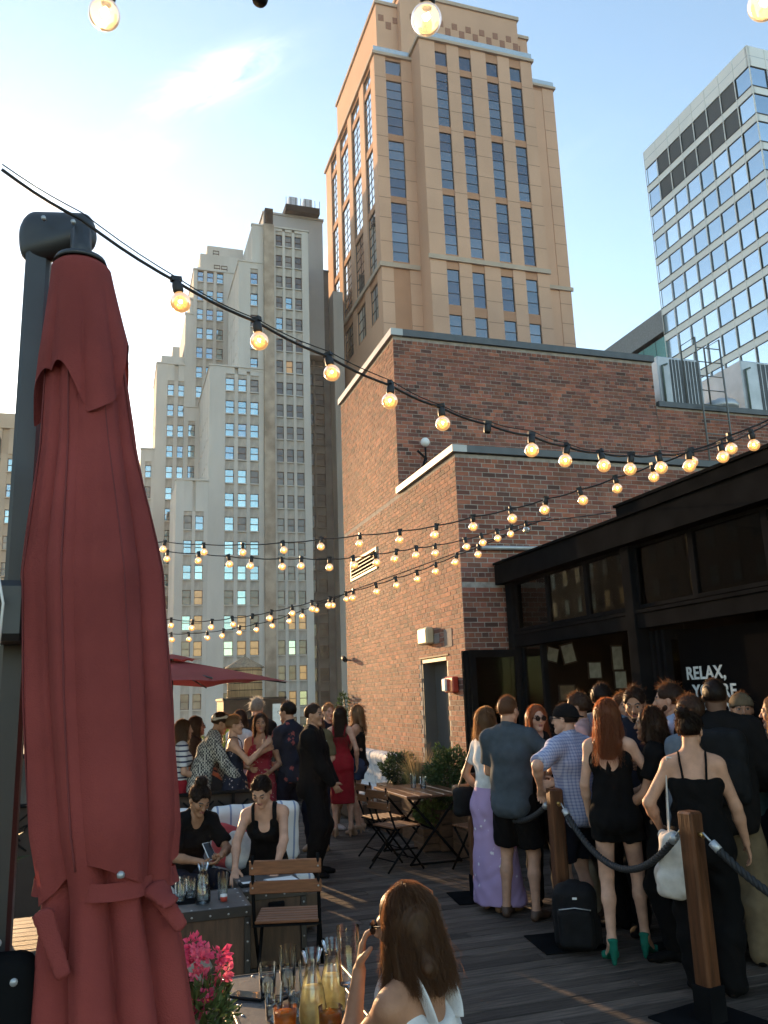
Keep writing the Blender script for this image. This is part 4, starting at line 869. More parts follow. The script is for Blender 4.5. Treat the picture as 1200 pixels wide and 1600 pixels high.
def person(label, x, y, a, h=1.70, fem=True, skin_='light', hair=('long', 'brown', .3), top=None, bottom=None, shoes=None, res=.014, hcell=.0058, hand=True, curlR=.35, curlL=.35, nR=None, nL=None, z=0., group=None, extras=(), nstr=420, seed=None, hidebody=False, **pose):
    """a: facing relative to the view, 0 = away from the camera, 90 = to the right, 180 = towards it"""
    seed = seed if seed is not None else int(x*1000+y*77) % 9999; rng = np.random.default_rng(seed)
    J = skeleton(h=h, fem=fem, **pose); s = J['s']; root = thing('person', label, 'person', (x, y, z), -R(18.08+a), group); J['root'] = root
    sk = SK[skin_]; Bd = SDF(); groups = {'pelvis', 'abdomen', 'chest', 'shoulders', 'neck', 'uarm', 'farm', 'thigh', 'calf', 'foot'}
    body_parts(Bd, J, groups); V, Q = Bd.mesh(res*1.08, 1); parts = [(V*s, Q, 0)]
    hk = (fem, hcell)
    if hk not in HEADS: HEADS[hk] = head_mesh(fem, hcell)
    hv, hq, hm = HEADS[hk]; H = J['H']; toh = lambda P: (P @ H.T+J['head'])*s
    parts.append((toh(hv), hq, hm))
    if hand:
        for k, c, n in (('R', curlR, nR), ('L', curlL, nL)):
            v, q = hand_mesh(J, k, c, n).mesh(.0052 if res > .01 else .0042, 1); parts.append((v*s, q, 0))
    body = link('body', np_mesh('body', parts, [sk, browm, eyew_m, lip_m]), root)
    # hair
    if hair:
        style, hc, L = hair[:3]; ho = hair[3] if len(hair) > 3 else {}; hp_ = []; thick = ho.get('thick', .012)
        if style != 'none':
            v, q = hair_volume(style, L, thick).mesh(.0065, 1); v = v+vnormals(v, q)*(np.sin(v[:, 0]*420+v[:, 1]*300+np.sin(v[:, 2]*30)*2)*.0016)[:, None]; hp_.append((toh(v), q, 0))
            wd = ho.get('w', .0027); P = hair_strands(style, int(nstr*1.7), L, rng, ho.get('lay', 0.), ho.get('tie'), ho.get('part', 0.)); vv, qq = ribbons(P, wd, rng); hp_.append((toh(vv), qq, 0))
            fly = hair_strands(style if style != 'tied' else 'bun', 90 if nstr < 3000 else 500, L*(.8 if style == 'short' else 1.02), rng, ho.get('lay', 0.)+(.0 if style == 'short' else .13), ho.get('tie'), ho.get('part', 0.)); fly[:, 3:] += np.cumsum(rng.normal(size=fly[:, 3:].shape)*.0022, 1); vv, qq = ribbons(fly, wd*.55, rng); hp_.append((toh(vv), qq, 0))
            if style in ('bun', 'pony'):
                T = np.array(ho.get('tie', (0, -.1, .06)))
            if style == 'bun':
                br = ho.get('bun', .045); Sb = SDF(); Sb.ball(T+U(T)*br*.6, (br, br, br*.9), k=.01); v, q = Sb.mesh(.006, 1); v = v+vnormals(v, q)*(np.sin(v[:, 0]*260+v[:, 2]*300)*.003)[:, None]; hp_.append((toh(v), q, 0))
                n = 160; ph = rng.uniform(0, 2*pi, n); e1 = U(np.cross(U(T), (1, 0, .3))); e2 = np.cross(U(T), e1); tt_ = np.linspace(0, 1.6, 9); lat = rng.uniform(-.8, 1, n)
                P = np.stack([T+U(T)*br*(.6+lat[:, None]*.85)+(e1*np.cos(ph+q_)[:, None]+e2*np.sin(ph+q_)[:, None])*(br*1.04*np.sqrt(np.maximum(1-(lat*.8)**2, .05)))[:, None]+rng.normal(size=(n, 3))*.004 for q_ in tt_], 1); vv, qq = ribbons(P, wd, rng); hp_.append((toh(vv), qq, 0))
            if style == 'pony':
                n = 260; t_ = np.linspace(0, 1, 10); off_ = rng.normal(size=(n, 2))*.017; P = np.stack([T+np.array((0, -.02-.10*sin(q_*2.0)*.6, .015*sin(q_*3)-L*q_*q_*.9-.02*q_))+np.stack([off_[:, 0]*(.35+1.1*q_), off_[:, 1]*(.35+1.0*q_), off_[:, 0]*0], 1)+rng.normal(size=(n, 3))*.002 for q_ in t_], 1); vv, qq = ribbons(P, wd*1.3, rng); hp_.append((toh(vv), qq, 0))
            link('hair', np_mesh('hair', hp_, HR[hc]), root)
    up, f, r, ch, nb = J['up'], J['f'], J['r'], J['chest'], J['neckb']; Zv = np.array((0, 0, 1.))
    def garment(name, Sg, m, wr=.004, cell=.0125):
        v, q = Sg.mesh(cell, 1); v = wrinkle(v, q, wr, seed); return link(name, np_mesh(name, [(v*s, q, 0)], m), root)
    def armcut(frac, seg='u'):
        d = {}
        for k in 'RL':
            A_, B_ = (J['sh'+k], J['el'+k]) if seg == 'u' else (J['el'+k], J['wr'+k]); p = A_+(B_-A_)*frac; d['uarm'+k if seg == 'u' else 'farm'] = ((p, U(B_-A_)),)
        return d
    if top:
        kind, m = top[0], top[1]; to = top[2] if len(top) > 2 else {}; off = to.get('off', .020 if kind in ('tee', 'long', 'jacket') else .011); hem = to.get('hem', -.06); S = SDF()
        hemcut = ((J['Pc']+Zv*hem, (0, 0, -1)),); dress = to.get('dress'); cuts = {'pelvis': hemcut, 'abdomen': hemcut}
        if kind in ('tee', 'long', 'jacket'):
            sl = to.get('sleeve', .62); cuts.update(armcut(sl) if kind == 'tee' else {}); gr = {'pelvis', 'abdomen', 'chest', 'shoulders', 'uarm'} | ({'farm'} if kind != 'tee' else set())
            body_parts(S, J, gr, off, cuts, k=.06, arm=to.get('loose', .008 if kind == 'tee' else .004))
            vn = to.get('vneck', 0.); S.ball(nb+f*(.035+.02*(vn > 0))+up*(.05-.03*vn), (.062 if fem else .064, .075, .06+.06*vn), rotm(r, f, up), k=.012, sub=True)
            if vn: S.ell(nb+f*.10+up*.05, ch+f*.135+up*(.12-.07*vn), .06, .022, None, .012, sub=True)
            if to.get('collar'):
                nr = J['neckb']+up*.035; S2 = SDF(); S2.ell(nb-up*.005, nb+up*.045, (.068, .070), (.062, .066), r, .01); S2.ell(nb+f*.01, nb+up*.09+f*.02, .052, .054, None, .005, sub=True); S2.ball(nb+f*.09+up*.03, (.022, .06, .05), rotm(r, f, up), k=.01, sub=True); garment('collar', S2, m, .001, .007)
        else:   # strapped tops
            tz = to.get('neck', .085); cuts['chest'] = ((ch+up*tz, U(up+f*to.get('tilt', -.1))),); body_parts(S, J, {'pelvis', 'abdomen', 'chest'}, off, cuts, k=.05)
            if to.get('scoop'): S.ball(ch+f*.13+up*(tz+.02), (.055, .10, to['scoop']), rotm(r, f, up), k=.012, sub=True)
            if to.get('back'): S.ball(ch-f*.13+up*(tz+.03), (.085, .11, to['back']), rotm(r, f, up), k=.012, sub=True)
            straps_ = []; sw = to.get('strap', .009); sx = to.get('sx', .085)
            for q in to.get('straps', (1, -1)):
                pts = [ch+f*.112+r*q*sx*.9+up*(tz-.03), ch+f*.100+r*q*sx+up*.145, ch+f*.062+r*q*sx+up*.198, ch+r*q*(sx+.002)+up*.222+f*.012, ch-f*.050+r*q*sx+up*.206, ch-f*.082+r*q*sx*.97+up*.160, ch-f*.102+r*q*sx*.9+up*.10, ch-f*.106+r*q*sx*.8+up*(tz-.06)]
                if to.get('halter'): pts = [ch+f*.098+r*q*.06+up*(tz-.02), nb+f*.05+r*q*.045+up*.0, nb-f*.045+r*q*.02+up*.02]
                straps_.append([np.array(p_)*s for p_ in pts])
            if to.get('spine'): S.ell(nb-f*.07+up*-.02, ch-f*.105+up*(tz-.16), (.012, .008), (.02, .008), r, .01)
        if dress:
            hz, wr_, dr = dress; mid = (J['knR']+J['knL'])/2; b = np.array((mid[0]*.7, mid[1]*.6, hz)); S.ell(J['Pc']+Zv*.02, b, (.168*J['wid']+off, .132*J['wid']+off), (wr_, dr), (1, 0, 0), .05, ((b, (0, 0, -1)),))
        if kind not in ('tee', 'long', 'jacket'):
            for pts in straps_:
                pp = [Vector(p_) for p_ in pts]; path = []
                for i_ in range(len(pp)-1):
                    a_, b_, c_, d_ = pp[max(i_-1, 0)], pp[i_], pp[i_+1], pp[min(i_+2, len(pp)-1)]
                    for t_ in (0, .25, .5, .75): path.append(.5*((2*b_)+(c_-a_)*t_+(2*a_-5*b_+4*c_-d_)*t_*t_+(3*b_-a_-3*c_+d_)*t_**3))
                path.append(pp[-1]); MB().tube(path, sw*1.15*s, 10, flat=min(1, .006/sw)).build('strap', m, root)
        garment(to.get('name', {'tee': 'shirt', 'long': 'shirt', 'jacket': 'jacket'}.get(kind, 'dress' if dress else 'top')), S, m, to.get('wr', .0065), to.get('cell', .0125))
    if bottom:
        kind, m = bottom[0], bottom[1]; bo = bottom[2] if len(bottom) > 2 else {}; S = SDF(); off = bo.get('off', .011); wz = bo.get('waist', .09); topc = ((J['Pc']+Zv*wz, (0, 0, 1)),)
        if kind == 'trousers': body_parts(S, J, {'pelvis', 'abdomen', 'thigh', 'calf'}, off, {'*': topc}, k=.045, leg=bo.get('loose', .012))
        elif kind == 'shorts':
            fr_ = bo.get('len', .75); cu = {'thigh'+k: ((J['hip'+k]+(J['kn'+k]-J['hip'+k])*fr_, U(J['kn'+k]-J['hip'+k])),) for k in 'RL'}; cu['*'] = topc; body_parts(S, J, {'pelvis', 'abdomen', 'thigh'}, off, cu, k=.04, leg=bo.get('loose', .03))
        else:
            hz, wr_, dr = bo['hem']; mid = (J['knR']+J['knL'])/2; b = np.array((mid[0]*.7, mid[1]*.6, hz)); body_parts(S, J, {'pelvis', 'abdomen'}, off, {'*': topc}, k=.05); S.ell(J['Pc']-Zv*.02, b, (.17*J['wid']+off, .12*J['wid']+off), (wr_, dr), (1, 0, 0), .05, ((b, (0, 0, -1)),))
        garment('skirt' if kind == 'skirt' else kind, S, m, bo.get('wr', .0075))
    if shoes:
        m = shoes[0]; so_ = shoes[1] if len(shoes) > 1 else {}
        for k in 'RL':
            S = SDF(); fd = J['fd'+k]; an = J['an'+k]; sdv = np.cross(fd, Zv); hp2 = an-fd*.035; ba = an+fd*.12
            if not so_.get('sandal'):
                body_parts(S, J, {'foot'}, so_.get('off', .008), {'foot': (((0, 0, so_.get('top', .075)+J['heel']*.7), (0, 0, 1)),)}, sides=k)
                if J['heel'] > .03: S.ell((hp2[0], hp2[1], .012), (hp2[0], hp2[1], J['heel']+.02), .014, .026, None, .01)
                garment('shoe', S, m, .0, .009)
            else:
                S.ell((*hp2[:2], J['heel']+.004), (*ba[:2], .006), (.036, .009), (.045, .009), sdv, .01); S.ell((*ba[:2], .006), (*(an+fd*.185)[:2], .006), (.045, .009), (.03, .008), sdv, .01)
                S.ell(np.array((*ba[:2], .03))-sdv*.045, np.array((*ba[:2], .03))+sdv*.045, (.02, .026), (.02, .026), fd, .008); S.ell(an-fd*.045-Zv*.05, an-fd*.040, (.03, .012), (.03, .014), sdv, .008); S.ell(an-fd*.040, an+fd*.036, (.013, .036), (.013, .036), Zv, .008)
                if J['heel'] > .03: S.ell((*hp2[:2], .012), (*hp2[:2], J['heel']+.01), .018, .028, None, .01)
                garment('shoe', S, m, 0., .0075)
    for e in extras: e(J, root, toh, s)
    return J
def sunglasses(J, root, toh, s):
    m = MB()
    for q in (1, -1): m.tube([(q*.031, .103, .008), (q*.031, .108, .008)], .024, 14, smooth=False); m.tube([(q*.052, .100, .012), (q*.078, .03, .014), (q*.080, -.02, .004)], .0035, 6)
    m.tube([(-.012, .106, .012), (.012, .106, .012)], .003, 6); V = toh(np.array(m.v)); m.v = [tuple(v) for v in V]; m.build('sunglasses', shades_m, root)
def glasses(J, root, toh, s):
    m = MB()
    for q in (1, -1):
        m.tube([(q*.031+.022*cos(t), .106, .006+.017*sin(t)) for t in np.linspace(0, 2*pi, 15)], .0022, 5); m.tube([(q*.052, .103, .010), (q*.078, .03, .012), (q*.080, -.02, .002)], .0022, 5)
    m.tube([(-.010, .107, .010), (.010, .107, .010)], .002, 5); m.v = [tuple(v) for v in toh(np.array(m.v))]; m.build('glasses', shades_m, root)
def cap(m_, back=False):
    def fn(J, root, toh, s):
        S = SDF(); S.ball((0, -.014, .034), (.088, .110, .098), k=.01, cuts=(((0, 0, .022), U((0, .10, -1))),)); y = -1 if back else 1
        S.ell((0, y*.085, .028), (0, y*.155, .016), (.066, .008), (.048, .006), (1, 0, 0), .012); v, q = S.mesh(.006, 1); link('cap', np_mesh('cap', [(toh(v), q, 0)], m_), root)
    return fn
def backpack(m_, label, h=.46, w=.30, d=.16):
    def fn(J, root, toh, s):
        root = thing('backpack', label, 'backpack', root.location, root.rotation_euler[2])
        f, r, up, ch = J['f'], J['r'], J['up'], J['chest']; c = ch-f*(.125+d/2)-up*.07; S = SDF(); M = rotm(r, f, up); S.rbox(c, (w/2, d/2, h/2), .06, M, k=.03); S.rbox(c-f*d*.42-up*h*.14, (w*.38, d*.25, h*.24), .04, M, k=.015); S.ell(c+up*h*.5-r*.03, c+up*h*.5+r*.03, .012, .012, None, .01)
        v, q = S.mesh(.011, 1); v = wrinkle(v, q, .003, 3); o = link('bag', np_mesh('bag', [(v*s, q, 0)], m_), root); S = SDF()
        for k in (1, -1):
            pts = [ch-f*.12+r*k*.09+up*.12, ch+r*k*.105+up*.195, ch+f*.09+r*k*.11+up*.10, ch+f*.11+r*k*.12-up*.05, ch+r*k*.155-up*.16, ch-f*.11+r*k*.12-up*.2]
            for a, b in zip(pts[:-1], pts[1:]): S.ell(a, b, (.026, .010), (.026, .010), r, .01)
        v, q = S.mesh(.009, 1); link('strap', np_mesh('strap', [(v*s, q, 0)], m_), root)
    return fn
def beard(m_):
    def fn(J, root, toh, s):
        S = SDF()
        for q in (1, -1): S.ell((q*.052, .02, -.045), (0, .072, -.093), .022, .022, None, .015); S.ell((q*.004, .098, -.041), (q*.026, .084, -.055), .006, .006, None, .008)
        S.ball((0, .09, -.0555), (.021, .03, .010), k=.004, sub=True); v, q = S.mesh(.006, 1); v = v+RNG.normal(size=v.shape)*.0008; link('beard', np_mesh('beard', [(toh(v), q, 0)], m_), root)
    return fn
# ---------------------------------------------------------------- parasols
red_cloth = mat('parasol_canvas', (.275, .058, .052), .85, var=.16, scale=3, bump=.3, bscale=240, spec=.2, transl=.18)
um = thing('closed_parasol', 'large closed dark red cantilever parasol at the left', 'parasol', (-.02, 2.72, 0))
ZR = [(3.27, .05), (3.235, .086), (3.03, .104), (2.9, .117), (2.73, .128), (2.6, .138), (2.4, .168), (2.2, .196), (1.82, .200), (1.46, .190), (1.33, .170), (1.28, .165), (1.2, .174), (1.12, .188), (.96, .20), (.75, .215), (.55, .23)]
def zr(z):
    for (a, ra), (b, rb) in zip(ZR[:-1], ZR[1:]):
        if b <= z <= a: t = (a-z)/(a-b); return ra+(rb-ra)*t
    return ZR[0][1] if z > 3.2 else ZR[-1][1]
def ucx(z): return -.152+(3.24-z)*.080
def fold(ph, z, nf=7, d=0.):
    """deep soft pleats: broad rounded outer folds, narrow valleys"""
    q = nf*ph/2+.5*sin(z*1.7+ph)+d+.35*sin(2*ph+z); c = abs(sin(q)); A = .40*min(1, max(0, (3.2-z)/.9))
    return 1+A*(c**.6-.72)+(.028*sin(5*ph+3*z)+.022*abs(sin(8*ph+1.3*z+sin(3*ph)))+.012*sin(17*ph-2*z+2*sin(4*z)))*min(1, max(0, (3.2-z)/.5))
def pleated(z0, z1, rows, extra, nf=8, d=0., hem=None, ph0=0, ph1=2*pi, n=190, thick=None):
    m = MB(); vs = []; closed = ph1-ph0 > 6.2; fs = []
    for i in range(rows+1):
        for j in range(n):
            ph = ph0+(ph1-ph0)*j/(n if closed else n-1); zb = z1 if hem is None else hem(ph); z = z0+(zb-z0)*i/rows; r = (zr(z)+extra*(.25+.75*i/rows))*fold(ph, z, nf, d)
            vs.append((ucx(z)+r*cos(ph), 2.72+r*sin(ph), z))
    for i in range(rows):
        for j in range(n if closed else n-1): a = i*n+j; b = i*n+(j+1) % n; fs.append((a, b, b+n, a+n))
    return m.add(vs, fs, 0, True)
cn = wp(pleated(3.2, .55, 90, .0), 'canopy', red_cloth, um)
wp(pleated(3.275, 2.75, 36, .026, hem=lambda p: 2.80+.10*cos(3*p+.6)-.07*cos(p+2.2)+.05*abs(sin(4*p)), d=.25), 'vent_cap', red_cloth, um)
wp(pleated(2.75, 1.3, 50, .014, nf=4, d=1.1, hem=lambda p: 1.345+.05*sin(p*3+1)+.04*cos(p), ph0=R(205), ph1=R(338), n=60), 'outer_panel', red_cloth, um)
wp(pleated(1.335, 1.29, 3, .017, nf=3, d=.4), 'tie_strap', red_cloth, um)
tg = SDF(); tg.ell((.13, 2.58, 1.30), (.20, 2.55, 1.20), (.03, .012), (.022, .01), (1, 0, 0), .02); tg.ell((.12, 2.57, 1.30), (.17, 2.52, 1.27), (.026, .014), (.03, .01), (1, 0, 0), .02); tg2 = SDF(); tg2.ell((-.16, 2.56, 1.27), (-.10, 2.53, 1.12), (.03, .012), (.022, .01), (1, 0, 0), .02)
o = soft('strap_end', tg2, .008, red_cloth, um); o.location = -wl(um)
o = soft('strap_knot', tg, .008, red_cloth, um); o.location = -wl(um)
for k in range(8):     # stitched seams running down the ridges of the folded panels
    ph = R(22+45*k); pts = []
    for i in range(60): z = 3.15-1.78*i/59; r = (zr(z)+.001)*fold(ph, z, 8); pts.append((ucx(z)+(r+.0015)*cos(ph), 2.72+(r+.0015)*sin(ph), z))
    wp(MB().tube(pts, .0028, 5), 'seam', MATS.get('parasol_seam') or mat('parasol_seam', (.15, .03, .03), .9), um)
wp(MB().lathe([(0, -.012), (.009, -.01), (.011, 0), (.006, .006), (0, .008)], 12, (.035, 2.505, 1.36)), 'grommet', galv_m, um)
pole_m = mat('parasol_aluminium', (.055, .058, .062), .45, .6, var=.1, scale=4)
mast = wp(MB().bbox((-.345, 2.86, .05), (-.265, 2.95, 3.40), .012), 'mast', pole_m, um)
hs = SDF(); hs.ell((-.325, 2.9, 3.45), (-.165, 2.82, 3.43), (.085, .05), (.075, .05), (0, 0, 1), .03); hs.ell((-.315, 2.9, 3.38), (-.16, 2.8, 3.40), .045, .045, None, .03); o = soft('hub_housing', hs, .011, pole_m, um); o.location = -wl(um)
for p in ((-.285, 2.80, 3.455), (-.185, 2.74, 3.42)): wp(MB().tube([p, (p[0]-.002, p[1]-.012, p[2])], .008, 10), 'bolt', galv_m, um)
wp(MB().lathe([(.03, .0), (.08, -.018), (.088, -.04), (.05, -.02)], 24, (-.155, 2.72, 3.29)).tube([(-.16, 2.76, 3.40), (-.155, 2.72, 3.25)], .035), 'top_plate', pole_m, um)
strut = wp(MB().bbox((-.40, 2.62, 1.0), (-.355, 2.68, 2.62), .008), 'strut', pole_m, um)
wp(MB().bbox((-.42, 2.66, 2.0), (-.25, 2.86, 2.18), .02), 'slide_bracket', pole_m, um); wp(MB().tube([(-.335, 2.63, 2.12), (-.335, 2.60, 2.12)], .014, 10), 'bolt', galv_m, um); wp(MB().tube([(-.36, 2.62, 2.16), (-.33, 2.58, 2.2), (-.31, 2.59, 2.1), (-.315, 2.6, 1.98)], .004, 6), 'cord', white_m, um)
lw = SDF(); lw.rbox((-.27, 2.66, 1.02), (.10, .06, .14), .05); lw.rbox((-.30, 2.62, .86), (.11, .07, .12), .05); lw.rbox((-.26, 2.74, .6), (.09, .07, .3), .04); o = soft('lower_joint', lw, .012, steel_m, um); o.location = -wl(um)
for p in ((-.225, 2.595, 1.10), (-.215, 2.575, .92), (-.27, 2.59, 1.2)): wp(MB().tube([(p[0], p[1]+.01, p[2]), p], .010, 12), 'bolt', galv_m, um)
wp(MB().bbox((-.55, 2.45, 0), (-.02, 3.3, .06), .01), 'base', pole_m, um)

op = thing('open_parasol', 'open red parasol over the guests at the far end', 'parasol', (.62, 9.95, 0))
def square_canopy(hw, zt, ze, n=12, vent=False):
    m = MB(); vs = []; fs = []; seg = 8*n
    for i in range(9):
        t = i/8
        for j in range(seg):
            a = 2*pi*j/seg; k = (j % (seg//8))/(seg//8); sq = 1/max(abs(cos(a)), abs(sin(a))); sag = sin(pi*k)*t*.05; r = hw*t*min(sq, 1.38)*(1-.04*sin(pi*k)); vs.append((r*cos(a), r*sin(a), zt-(zt-ze)*(t**1.15)*(.78+.22*min(sq, 1.38)/1.0)+sag*.4))
    for i in range(8):
        for j in range(seg): fs.append((i*seg+j, i*seg+(j+1) % seg, (i+1)*seg+(j+1) % seg, (i+1)*seg+j))
    return m.add(vs, fs, 0, True)
square_canopy(1.0, 2.30, 2.03).build('canopy', red_cloth, op, (0, 0, 0), R(22)); square_canopy(.26, 2.37, 2.285).build('vent', red_cloth, op, (0, 0, 0), R(22))
MB().tube([(0, 0, .05), (0, 0, 2.33)], .025, 10).build('pole', pole_m, op); MB().lathe([(.3, 0), (.3, .05), (.05, .09), (.04, .3)], 20).build('base', steel2_m, op)
for k in range(8): a = R(22)+k*pi/4; q = 1.0*(1.36 if k % 2 else 1); MB().tube([(0, 0, 2.22), (q*.98*cos(a), q*.98*sin(a), 2.0 if k % 2 else 2.06)], .009, 6).build('rib', pole_m, op)

# ---------------------------------------------------------------- festoon lights
cable_m = mat('cable_black', (.012, .012, .013), .6); socket_m = mat('socket_black', (.014, .013, .013), .5)
def bulb_mat():
    m = bpy.data.materials.new('amber_bulb'); m.use_nodes = True; t = m.node_tree; b = t.nodes['Principled BSDF']; L = t.links.new
    c = N(t, 'ShaderNodeTexCoord'); v = N(t, 'ShaderNodeTexVoronoi'); v.inputs['Scale'].default_value = 95; L(c.outputs['Object'], v.inputs[0]); rp = N(t, 'ShaderNodeValToRGB'); L(v.outputs['Distance'], rp.inputs[0])
    rp.color_ramp.elements[0].color = (1, .57, .21, 1); rp.color_ramp.elements[1].color = (.9, .43, .13, 1); rp.color_ramp.elements[1].position = .55
    L(rp.outputs[0], b.inputs['Emission Color']); b.inputs['Emission Strength'].default_value = .22; b.inputs['Base Color'].default_value = (.85, .55, .28, 1); b.inputs['Roughness'].default_value = .12; b.inputs['Transmission Weight'].default_value = .55
    bp = N(t, 'ShaderNodeBump'); bp.inputs['Strength'].default_value = .5; L(v.outputs['Distance'], bp.inputs['Height']); L(bp.outputs[0], b.inputs['Normal']); m.cycles.emission_sampling = 'NONE'; return m
bulb_m = bulb_mat(); bulb_off = mat('unlit_bulb', (.75, .68, .58), .1, trans=.7, ior=1.3); fil_m = mat('filament_glow', (1, .5, .2), .5, emit=(1, .55, .2), estr=30.0); fil_m.cycles.emission_sampling = 'NONE'
BR = .0282
sock_me = MB().lathe([(0, .004), (.010, .004), (.013, -.004), (.0145, -.012), (.0145, -.030), (.012, -.036), (0, -.036)], 14).cbox((0, 0, .008), (.03, .016, .014)).mesh('socket', socket_m)
BP = [(.011, .030), (.0125, .024)]+[(BR*sin(t), BR*cos(t)) for t in np.linspace(.52, pi, 12)]
bulb_me = MB().lathe(BP, 20, (0, 0, -.036-BR)).mesh('bulb', bulb_m); bulb_off_me = MB().lathe(BP, 20, (0, 0, -.036-BR)).mesh('bulb', bulb_off)
fil_me = MB().tube([(.004*cos(t*4), .004*sin(t*4), -.050-t*.006) for t in np.linspace(0, 3, 10)], .0028, 6).lathe([(0, -.008), (.0095, 0), (0, .008)], 10, (0, 0, -.058)).mesh('filament', fil_m)
def festoon(label, pts, skip=(), off=(), first=1, scale=1., last=1, guy=False, clear=None):
    t = thing('string_lights', label, 'string lights', pts[0], 0, 'strings of festoon lights over the terrace'); P0 = Vector(pts[0]); P = [Vector(p)-P0 for p in pts]; path = []
    for i in range(len(P)-1):
        for k in range(5): s = k/5; q = P[i].lerp(P[i+1], s); q.z -= .008*sin(pi*s)*scale; path.append(q)
    path.append(P[-1]); MB().tube(path, .0045*scale, 6).build('cable', cable_m, t)
    if guy: MB().tube([q+Vector((0, 0, .016+.006*sin(i*.35))) for i, q in enumerate(path)], .0018, 5).build('guy_wire', cable_m, t)
    for i in range(first, len(P)-last):
        s = link('socket', sock_me, t, P[i]); s.rotation_euler = (R(random.uniform(-9, 9)), R(random.uniform(-14, 14)), random.uniform(0, 6)); q = scale*random.uniform(.97, 1.04); s.scale = (q, q, q)
        if i in skip: continue
        link('bulb', MB().lathe(BP, 28, (0, 0, -.036-BR)).mesh('bulb', clear) if clear else (bulb_off_me if i in off else bulb_me), s)
        if i not in off: link('filament', fil_me, s)
    return t
FA = [(-0.33, 2.15, 3.2), (-0.13, 2.21, 3.12), (0.13, 2.22, 2.97), (0.38, 2.36, 2.94), (0.64, 2.5, 2.91), (0.9, 2.63, 2.88), (1.13, 2.73, 2.85), (1.36, 2.82, 2.83), (1.57, 2.86, 2.81), (1.76, 2.91, 2.79), (1.95, 2.96, 2.79), (2.13, 3.0, 2.8), (2.31, 3.05, 2.83), (2.5, 3.08, 2.86), (2.71, 3.11, 2.92), (2.92, 3.13, 3.0), (3.16, 3.13, 3.13)]
FB = [(0.08, 7.82, 3.27), (0.39, 7.51, 3.22), (0.69, 7.11, 3.13), (0.98, 6.81, 3.08), (1.24, 6.42, 3.03), (1.49, 6.13, 3.01), (1.71, 5.84, 2.99), (1.93, 5.56, 2.97), (2.11, 5.29, 2.96), (2.27, 5.02, 2.97), (2.42, 4.76, 2.97), (2.54, 4.5, 2.98), (2.63, 4.25, 2.98), (2.78, 4.09, 3.02), (2.86, 3.84, 3.03), (2.94, 3.6, 3.05), (3.06, 3.44, 3.09), (3.2, 3.17, 3.15)]
FC = [(0.08, 8.14, 3.26), (0.43, 7.83, 3.19), (0.69, 7.55, 3.13), (0.92, 7.27, 3.06), (1.1, 7.11, 3.02), (1.33, 6.94, 2.99), (1.47, 6.79, 2.97), (1.67, 6.62, 2.94), (1.83, 6.47, 2.93), (2.0, 6.41, 2.95), (2.17, 6.35, 2.97), (2.32, 6.29, 2.99), (2.5, 6.33, 3.02), (2.78, 6.34, 3.08), (2.95, 6.38, 3.13), (3.12, 6.42, 3.18), (3.28, 6.46, 3.23), (3.45, 6.5, 3.28), (4.6, 6.9, 3.5)]
FD = [(0.13, 9.87, 2.73), (0.58, 9.51, 2.73), (0.79, 9.24, 2.68), (0.98, 9.07, 2.67), (1.17, 8.9, 2.68), (1.36, 8.73, 2.69), (1.53, 8.55, 2.71), (1.71, 8.38, 2.74), (1.88, 8.21, 2.77), (2.03, 8.05, 2.79), (2.22, 7.87, 2.84), (2.4, 7.69, 2.88), (2.55, 7.53, 2.92), (2.71, 7.36, 2.96), (2.84, 7.19, 3.01), (2.99, 7.03, 3.07), (3.14, 6.86, 3.12), (3.5, 6.49, 3.27)]
FE = [(0.15, 11.17, 2.69), (0.66, 10.79, 2.67), (0.86, 10.62, 2.66), (1.07, 10.44, 2.66), (1.25, 10.28, 2.67), (1.42, 10.1, 2.69), (1.59, 9.94, 2.71), (1.76, 9.77, 2.74), (1.92, 9.6, 2.78), (2.05, 9.44, 2.82), (2.19, 9.27, 2.87), (2.34, 9.11, 2.91), (2.44, 8.96, 2.96), (4.1, 7.2, 3.5)]
festoon('nearest amber string of lights running from the closed parasol to the right', FA, skip=(7,), first=2, guy=True)
festoon('middle amber string of lights that rises towards the right edge', FB, scale=1.05)
festoon('amber string of lights that ends at the pavilion roof corner', FC, off=(17,), scale=1.1)
festoon('low far amber string of lights crossing the vent on the brick wall', FD, skip=(5,), scale=1.15)
festoon('lowest farthest string of small amber lights', FE, scale=1.15)

